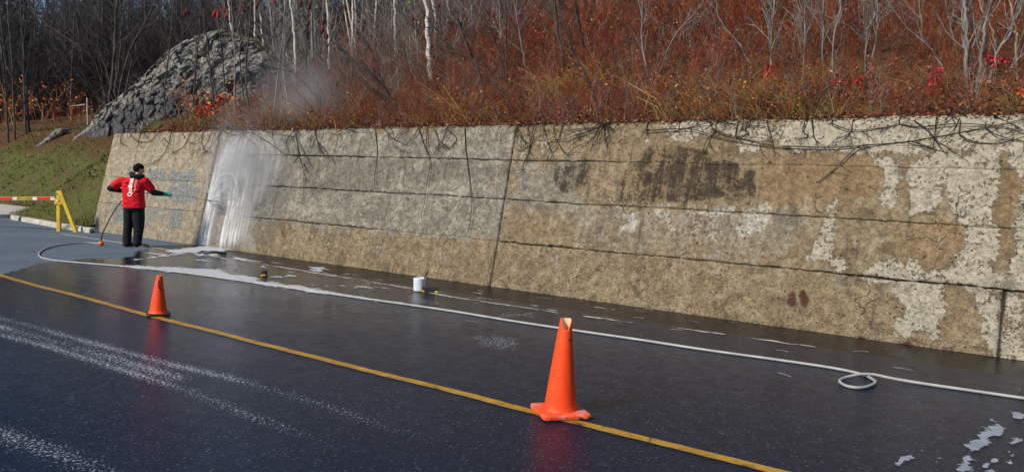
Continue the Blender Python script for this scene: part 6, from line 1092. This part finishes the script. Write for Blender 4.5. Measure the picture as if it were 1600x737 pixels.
scatter(far_p, along(960, 1650, 20, 34, 26), 'pale bare tree on the upper red brush slope at the right', 'bare trees on the red brush slope')
for p in far_d+far_p+[M_birfar]:
    for c in list(p.children): bpy.data.objects.remove(c)
    bpy.data.objects.remove(p)
M_needle = vcol('spruce_needles', .8, .2, .35, 20)
def spruce(seed, ht):
    rn = np.random.RandomState(seed); t_ = thing('spruce_tree', (0, 0, 0), 'x', 'tree'); b = MB(); b.tube([(0, 0, 0), (0, 0, ht*.5), (0, 0, ht)], [.14, .09, .02], 6, False); b.build('trunk', M_bark['dark'], t_)
    b = MB(); z = ht*.10
    while z < ht*.98:
        L = (1-z/ht)*ht*.26+.15
        for k in range(9):
            a = rn.uniform(0, 6.28); l = L*rn.uniform(.6, 1.1); d = np.array([math.cos(a), math.sin(a), -.28]); sd = np.array([-math.sin(a), math.cos(a), 0]); p = np.array([0, 0, z+rn.uniform(-.1, .1)])
            for m in range(5):
                f = .18+.82*m/5; c = p+d*l*f; w_ = .20*l*(1.1-f)+.06; g = [(.018, .034, .014), (.012, .024, .012), (.03, .045, .018)][rn.randint(3)]
                for s in (-1, 1): b.add([c, c+d*l*.16, c+sd*s*w_+d*l*.16+np.array([0, 0, -.10*l*rn.uniform(.4, 1)])], None, [(0, 1, 2)], g)
        z += ht*.030
    b.build('crown', M_needle, t_); return t_
sp = [spruce(1000+k, 11) for k in range(3)]
scatter(sp, along(740, 980, 33, 46, 15)+along(560, 740, 46, 66, 9), 'dark green spruce in the gap behind the birches at the crest', 'dark spruces behind the crest')
scatter(sp, along(-90, 380, 84, 110, 34)+along(380, 600, 75, 100, 12)+along(-60, 70, 60, 70, 8), 'dark spruce far behind the bare trees at the left', 'dark spruces far at the left')
for p in sp:
    for c in list(p.children): bpy.data.objects.remove(c)
    bpy.data.objects.remove(p)

# ================================================================ BRUSH, GRASS, LITTER
def clump(seed, nst, hmin, hmax, spread, nside, lean, cols, leafn=0, leafcols=None, r=.0045, leafsize=.05):
    rn = np.random.RandomState(seed); b = MB(); tips = []
    for k in range(nst):
        a = rn.uniform(0, 6.28); o = np.array([math.cos(a), math.sin(a), 0])*spread*math.sqrt(rn.rand()); h = rn.uniform(hmin, hmax); l = rn.normal(size=3)*lean; l[2] = 0
        p1 = o+l*.35*h+UP*h*.5; p2 = o+l*h+UP*h+rvec(rn)*.08; c = cols[rn.randint(len(cols))]
        b.tube([o, p1, p2], [r*1.3, r, r*.45], 3, False, c); tips += [p1*.4+p2*.6, p2]
        for m in range(nside):
            f = rn.uniform(.3, .95); q = p1+(p2-p1)*(f-.5)*2 if f > .5 else o+(p1-o)*f*2; d = (p2-p1)/np.linalg.norm(p2-p1)+rvec(rn)*.8; e = q+d*h*rn.uniform(.15, .34); b.tube([q, e], [r*.75, r*.35], 3, False, c); tips.append(e)
    if leafn: leaves(b, tips, rn, leafn, leafsize, .04, leafcols, .3)
    V, F, C = b.arr(); T = [f for f in F if f.shape[1] == 3]; Q = [f for f in F if f.shape[1] == 4]
    T = np.vstack(T+[np.concatenate([q[:, [0, 1, 2]], q[:, [0, 2, 3]]]) for q in Q]); return V, T, C[:, :3]
def spread(name, protos, pos, smin, smax, mat, label, cat, var=.3, tiltdir=None, stretch=.25, szf=None):
    Vs = []; Ts = []; Cs = []; n0 = 0; pos = np.asarray(pos); K = len(pos); which = nrs.randint(len(protos), size=K)
    for i, (V, T, C) in enumerate(protos):
        P = pos[which == i]; k = len(P)
        if not k: continue
        a = nrs.uniform(0, 6.28, k); s = nrs.uniform(smin, smax, k)*(1 if szf is None else szf(P@EU, P@EW)); sz = s*nrs.uniform(1-stretch, 1+stretch, k); ca, sa = np.cos(a)*s, np.sin(a)*s
        X = ca[:, None]*V[:, 0]-sa[:, None]*V[:, 1]+P[:, :1]; Y = sa[:, None]*V[:, 0]+ca[:, None]*V[:, 1]+P[:, 1:2]; Z = sz[:, None]*V[:, 2]+P[:, 2:]
        if tiltdir is not None: X = X+sz[:, None]*V[:, 2]*tiltdir[0]; Y = Y+sz[:, None]*V[:, 2]*tiltdir[1]
        Vs.append(np.stack([X, Y, Z], -1).reshape(-1, 3)); Ts.append((T[None]+(np.arange(k)*len(V))[:, None, None]).reshape(-1, 3)+n0); n0 += k*len(V)
        g = (1+nrs.uniform(-var, var, (k, 1, 1)))*(1+nrs.uniform(-.12, .12, (k, 1, 3))); Cs.append(np.clip(C[None]*g, 0, 1).reshape(-1, 3))
    C = np.vstack(Cs); o = obj(name, np.vstack(Vs), np.vstack(Ts), mat, None, False, {'col': ('FLOAT_COLOR', np.concatenate([C, np.ones((len(C), 1))], 1))}); return tag(o, label, cat, kind='stuff')
M_twig = vcol('brush_twigs', .8, .15, .3, 8)
RED = [(.21, .040, .016), (.16, .030, .016), (.26, .058, .020), (.09, .026, .018), (.25, .085, .038), (.085, .050, .042), (.20, .13, .09)]
GRY = [(.13, .11, .11), (.085, .07, .075), (.19, .165, .155), (.11, .075, .065), (.24, .22, .21)]
OCH = [(.30, .16, .05), (.22, .11, .04), (.34, .21, .08), (.18, .08, .03), (.20, .13, .045)]
LFR = [(.27, .045, .016), (.21, .035, .016), (.34, .09, .02), (.13, .045, .025), (.30, .16, .06)]
PAL = [(.34, .25, .15), (.22, .15, .085), (.07, .04, .03)]
LFO = [(.45, .16, .025), (.38, .09, .02), (.48, .24, .05), (.30, .07, .02)]
def field(n, u0, u1, w0, w1, dens=None):
    u = nrs.uniform(u0, u1, n); w = w0+(w1-w0)*nrs.rand(n)**1.15
    if dens is not None: k = nrs.rand(n) < dens(u, w); u, w = u[k], w[k]
    return TW(u, w)
pr_red = [clump(10+k, 8, .45, 1.25, .30, 5, .46, RED, 22, LFR+PAL, .0048, .042) for k in range(8)]
pr_mix = [clump(30+k, 7, .4, 1.2, .3, 5, .55, GRY+RED[:4], 14, LFR+PAL, .0048, .042) for k in range(5)]
pr_gry = [clump(50+k, 8, .7, 1.7, .35, 5, .42, GRY, 4, LFO, .0055) for k in range(5)]
pr_och = [clump(70+k, 13, .12, .50, .18, 1, .75, OCH, 12, LFO+PAL, .0035, .04) for k in range(5)]
pr_gra = [clump(80+k, 16, .12, .48, .18, 1, .75, [(.14, .12, .045), (.22, .17, .06), (.09, .09, .03), (.25, .17, .07), (.12, .06, .035)], 12, LFR+PAL, .0035, .04) for k in range(4)]
pr_ora = [clump(90+k, 16, .5, 1.3, .5, 4, .35, RED+OCH[:2], 90, LFO+LFR, .008, .10) for k in range(4)]
zone = lambda u: sst(6.5, 2.5, u+1.5*(vn(u*.5, u*0, 3)-.5))
low = lambda u, w: (.36+.64*sst(1.8, 6.5, w))*(.60+.70*fbm(u*1.1, w*1.1, 3, 88))*(1-.45*sst(7.5, 10.5, u)*sst(9, 5, w))
tuft = lambda u, w: .45+.75*sst(.4, .75, fbm(u*.9, w*.9, 3, 41))
spread('red_brush', pr_red, np.vstack([field(2500, -9.5, 7.5, .66, 9, lambda u, w: (zone(u)*.97+.03)*(.45+.9*sst(.38, .62, fbm(u*1.4, w*1.4, 3, 71)))*(1-.65*sst(.46, .62, fbm(u*.6, w*.6, 3, 83)))), field(900, -6, 12, 7, 20, lambda u, w: zone(u-3)*.95+.05)]), .62, 1.1, M_twig, 'dense red brown leafless brush covering the slope above the wall', 'brush', szf=low)
spread('edge_brush', pr_red[:3]+pr_mix, field(440, -9.5, 9, .58, 2.4), .30, .58, M_twig, 'low tangled red brown twigs along the lip of the wall', 'brush')
spread('mixed_brush', pr_mix, np.vstack([field(750, -9.5, 5, .75, 9, lambda u, w: sst(.40, .58, fbm(u*.6, w*.6, 3, 83))), field(620, 3, 12.6, .66, 8)]), .62, 1.1, M_twig, 'brown and grey twiggy brush along the slope above the wall', 'brush', szf=low)
spread('grey_thicket', pr_gry, np.vstack([field(300, 5, 12.4, 1.0, 12), field(330, 9, 32, 9, 26)]), .8, 1.4, M_twig, 'grey leafless thicket behind the spray mist', 'thicket', szf=low)
p = along(-160, 380, 50, 80, 950); spread('dark_thicket', [clump(150+k, 10, 1.0, 3.0, .8, 6, .5, [(.035, .030, .033), (.06, .05, .052), (.09, .075, .075), (.05, .03, .027)], 4, LFR, .012) for k in range(5)], TW(np.array([a for a, _ in p]), np.array([b_ for _, b_ in p])), .9, 1.9, M_twig, 'dark leafless undergrowth under the trees at the left', 'thicket')
spread('dry_grass', pr_och, np.vstack([field(420, 0, 5.2, .62, 3.6, lambda u, w: sst(.36, .52, fbm(u*1.3, w*1.3, 3, 53))), field(130, -9, 0, .62, 2.2, lambda u, w: sst(.42, .6, fbm(u*1.3, w*1.3, 3, 57))), field(30, 5.0, 12.6, .62, 1.6)]), .7, 1.2, M_twig, 'straw coloured dry grass tufts along the wall top', 'grass', szf=tuft)
spread('green_weeds', pr_gra, np.vstack([field(300, -9, -2.6, .62, 2.8, lambda u, w: sst(.36, .52, fbm(u*1.3, w*1.3, 3, 59))), field(25, 9.5, 12.6, .62, 1.6), field(30, -3, 9, .62, 1.2)]), .5, 1.0, M_twig, 'olive green weeds along the wall top', 'weeds', szf=tuft)
# orange bushes on the bank top at the left: single shrubs
for lab, (x, y, d_), s, src in (('orange red bush, brightest of the bushes on the bank top at the left', (60, 190, 47), 1.9, 0), ('yellowish bush at the far left edge of the bank top', (15, 196, 46), 1.6, 1), ('dark red bush between the orange bush and the wooden stake', (100, 188, 46), 1.4, 2), ('rust coloured bush close to the left foot of the rock', (128, 192, 44), 1.2, 3), ('brown orange bush left of the many stemmed tree', (118, 150, 52), 1.5, 0), ('orange brown shrub growing before the right foot of the rock', (292, 200, 26), .9, 1), ('orange leaved shrub right of the rock behind the wall top', (335, 185, 25), 1.0, 2), ('small orange shrub near the wall end under the rock', (232, 206, 25), .6, 3)):
    p = np.array([CAM[0]+(x-800)/1200*d_, CAM[1]+d_, 0]); g = TW(float(p@EU), float(p@EW))
    V, T, C = pr_ora[src]; tint = np.array((1.25, 1.5, 1.2)) if 'yellowish' in lab else (np.array((.6, .45, .6)) if 'dark red' in lab else np.ones(3))
    o = obj('autumn_bush', V*s*np.array([1.3, 1, 1])+g, T, M_leaf, None, False, {'col': ('FLOAT_COLOR', np.concatenate([np.clip(C*tint, 0, 1), np.ones((len(C), 1))], 1))}, origin=g); tag(o, lab, 'bush')
# fallen leaves along the wall top and on the slope
def litter(n, u0, u1, w0, w1, size, cols, zoff=.03, zr=.08):
    u = nrs.uniform(u0, u1, n); w = w0+(w1-w0)*nrs.rand(n)**1.6; P = TW(u, np.maximum(w, .56)); P[:, 2] += zoff+zr*nrs.rand(n)*sst(.4, .9, w); P = P+(w-np.maximum(w, .56))[:, None]*EW
    a = nrs.normal(size=(n, 3)); a[:, 2] *= .5; a /= np.linalg.norm(a, axis=1)[:, None]; c = np.cross(a, nrs.normal(size=(n, 3))); c /= np.linalg.norm(c, axis=1)[:, None]; s = size*nrs.uniform(.5, 1.4, n)[:, None]
    V = np.stack([P, P+a*s*.5+c*s*.4, P+a*s, P+a*s*.5-c*s*.4], 1).reshape(-1, 3); k = np.arange(n)*4; T = np.concatenate([np.stack([k, k+1, k+2], -1), np.stack([k, k+2, k+3], -1)])
    C = np.array(cols)[nrs.randint(len(cols), size=n)]*nrs.uniform(.6, 1.3, (n, 1)); return V, T, np.repeat(C, 4, 0)
def lit_obj(name, args, lab):
    Vs, Ts, Cs, n0 = [], [], [], 0
    for a in args:
        V, T, C = litter(*a); Vs.append(V); Ts.append(T+n0); Cs.append(C); n0 += len(V)
    C = np.clip(np.vstack(Cs), 0, 1); tag(obj(name, np.vstack(Vs), np.vstack(Ts), M_leaf, None, False, {'col': ('FLOAT_COLOR', np.concatenate([C, np.ones((len(C), 1))], 1))}), lab, 'leaves', kind='stuff')
LIT = [(.19, .038, .018), (.24, .065, .022), (.12, .035, .02), (.26, .12, .05), (.07, .035, .025), (.30, .16, .08), (.15, .03, .02)]
lit_obj('fallen_leaves', [(11000, -9, 13, .52, 2.6, .042, LIT), (9000, -9, 13, 1, 9, .06, LIT), (3000, 13.5, 40, 2, 14, .10, [(.12, .09, .06), (.18, .12, .07), (.07, .05, .04)], .0, .05)], 'fallen red brown leaves lying along the wall top and slope')
# grass on the bank at the left
n = 52000; u = 13.2+(46-13.2)*nrs.rand(n)**1.3; w = nrs.uniform(-.4, 9, n); hh = terr(u, w); k = (hh > .05) & (hh < 3.6) & (nrs.rand(n) < .25+.75*sst(.40, .6, fbm(u*.8, w*.8, 3, 6))); u, w = u[k], w[k]; P = TW(u, w); n = len(u)
h = nrs.uniform(.05, .13, n)[:, None]; lean = nrs.normal(size=(n, 3))*.5; lean[:, 2] = 1; lean -= .35*EW; sdv = nrs.normal(size=(n, 3)); sdv[:, 2] = 0; sdv /= np.linalg.norm(sdv, axis=1)[:, None]
V = np.stack([P-sdv*.012, P+sdv*.012, P+lean*h], 1).reshape(-1, 3); T = np.arange(n*3).reshape(n, 3); gc = np.array([(.12, .165, .03), (.09, .125, .025), (.17, .19, .05), (.19, .15, .07), (.06, .08, .02)])[nrs.randint(5, size=n)]
tag(obj('bank_grass', V, T, M_leaf, None, False, {'col': ('FLOAT_COLOR', np.concatenate([np.repeat(gc, 3, 0), np.ones((n*3, 1))], 1))}), 'short rough grass on the bank left of the wall', 'grass', kind='stuff')
# vines over the wall
M_vine = simple('vine_bark', (.034, .024, .018), .85, .4, 15, .5)
for q, (lab, lines) in enumerate(VINES):
    rn = np.random.RandomState(1200+q); b = MB(); base_ = None
    for ln in lines:
        P = catmull(ln, 6); far = P[0, 0]; rr = (.009 if far < 0 else .0095); n = len(P)
        off = .03+.02*np.sin(np.linspace(0, 5, n)+rn.uniform(0, 6))+.012*rn.rand(); off = off+ .0*P[:, 0]
        Wp = FW(P[:, 0]+.02*(fbm(np.arange(n)*.35, np.arange(n)*0+q, 3, q)-.5), P[:, 1], off)
        if P[0, 1] > 2.5: Wp = np.vstack([FW(P[0, 0]+rn.uniform(-.1, .1), 2.80, -.15)[None], FW(P[0, 0], 2.76, .0)[None], Wp])
        if base_ is None: base_ = Wp[0]
        b.tube(Wp-base_, np.linspace(rr, rr*.42, len(Wp)), 5, False)
        Lg = np.linalg.norm(Wp[-1]-Wp[0])
        if 'single' in lab or 'long thin' in lab and ln is lines[0]: continue
        for k in range(int(3+Lg*4)):
            i = rn.randint(2, len(Wp)); p = Wp[i]; d = EU*rn.normal()*.8+EV*(-.55+rn.normal()*.5); d /= np.linalg.norm(d); l = rn.uniform(.08, .32); e = p+d*l*.5+WO*rn.uniform(0, .05); f = p+d*l+EU*rn.normal()*l*.25
            b.tube([p-base_, e-base_, f-base_], [rr*.45, rr*.32, rr*.2], 4, False)
    o = b.build('vine', M_vine, None, True, 0); o.location = Vector(o.location)+Vector(base_); tag(o, lab, 'vine', 'bare vines hanging over the wall')
bv = [];  rn = np.random.RandomState(5)
b = MB()
for k in range(420):
    u = rn.uniform(-9, 13); p = FW(u, vtop(np.array([u]))[0]+.02, rn.uniform(-.15, .02)); d = EU*rn.normal()+WO*rn.uniform(.0, .8)-UP*rn.uniform(-.3, .9); d /= np.linalg.norm(d); l = rn.uniform(.12, .45); r = rn.uniform(.003, .006)
    b.tube([p, p+d*l*.5+rvec(rn)*l*.12, p+d*l*.9-UP*l*.25+WO*.03], [r, r*.8, r*.4], 4, False)
tag(b.build('edge_twigs', M_vine), 'bare creeper twigs fringing the broken top edge of the wall', 'twigs', kind='stuff')
# litter on the road: twigs and a few leaves
b = MB()
for k in range(120):
    u = rnd.uniform(-8, 5); w = rnd.choice([rnd.uniform(-1.6, -.05), rnd.uniform(-3.5, 0)]); a = rnd.uniform(0, 6.28) if rnd.random() < .4 else rnd.gauss(0, .4); l = rnd.uniform(.02, .10); p = FR(u, w, .008); d = (EU*math.cos(a)+EW*math.sin(a))*l
    b.tube([p-d, p+NN*.004+EW*l*.1, p+d], .003, 4, False, [(.05, .04, .03), (.16, .12, .09), (.07, .025, .02), (.24, .22, .20)][rnd.randint(0, 3)])
tag(b.build('road_litter', M_twig), 'small twigs and stems scattered on the gutter asphalt', 'twigs', kind='stuff')
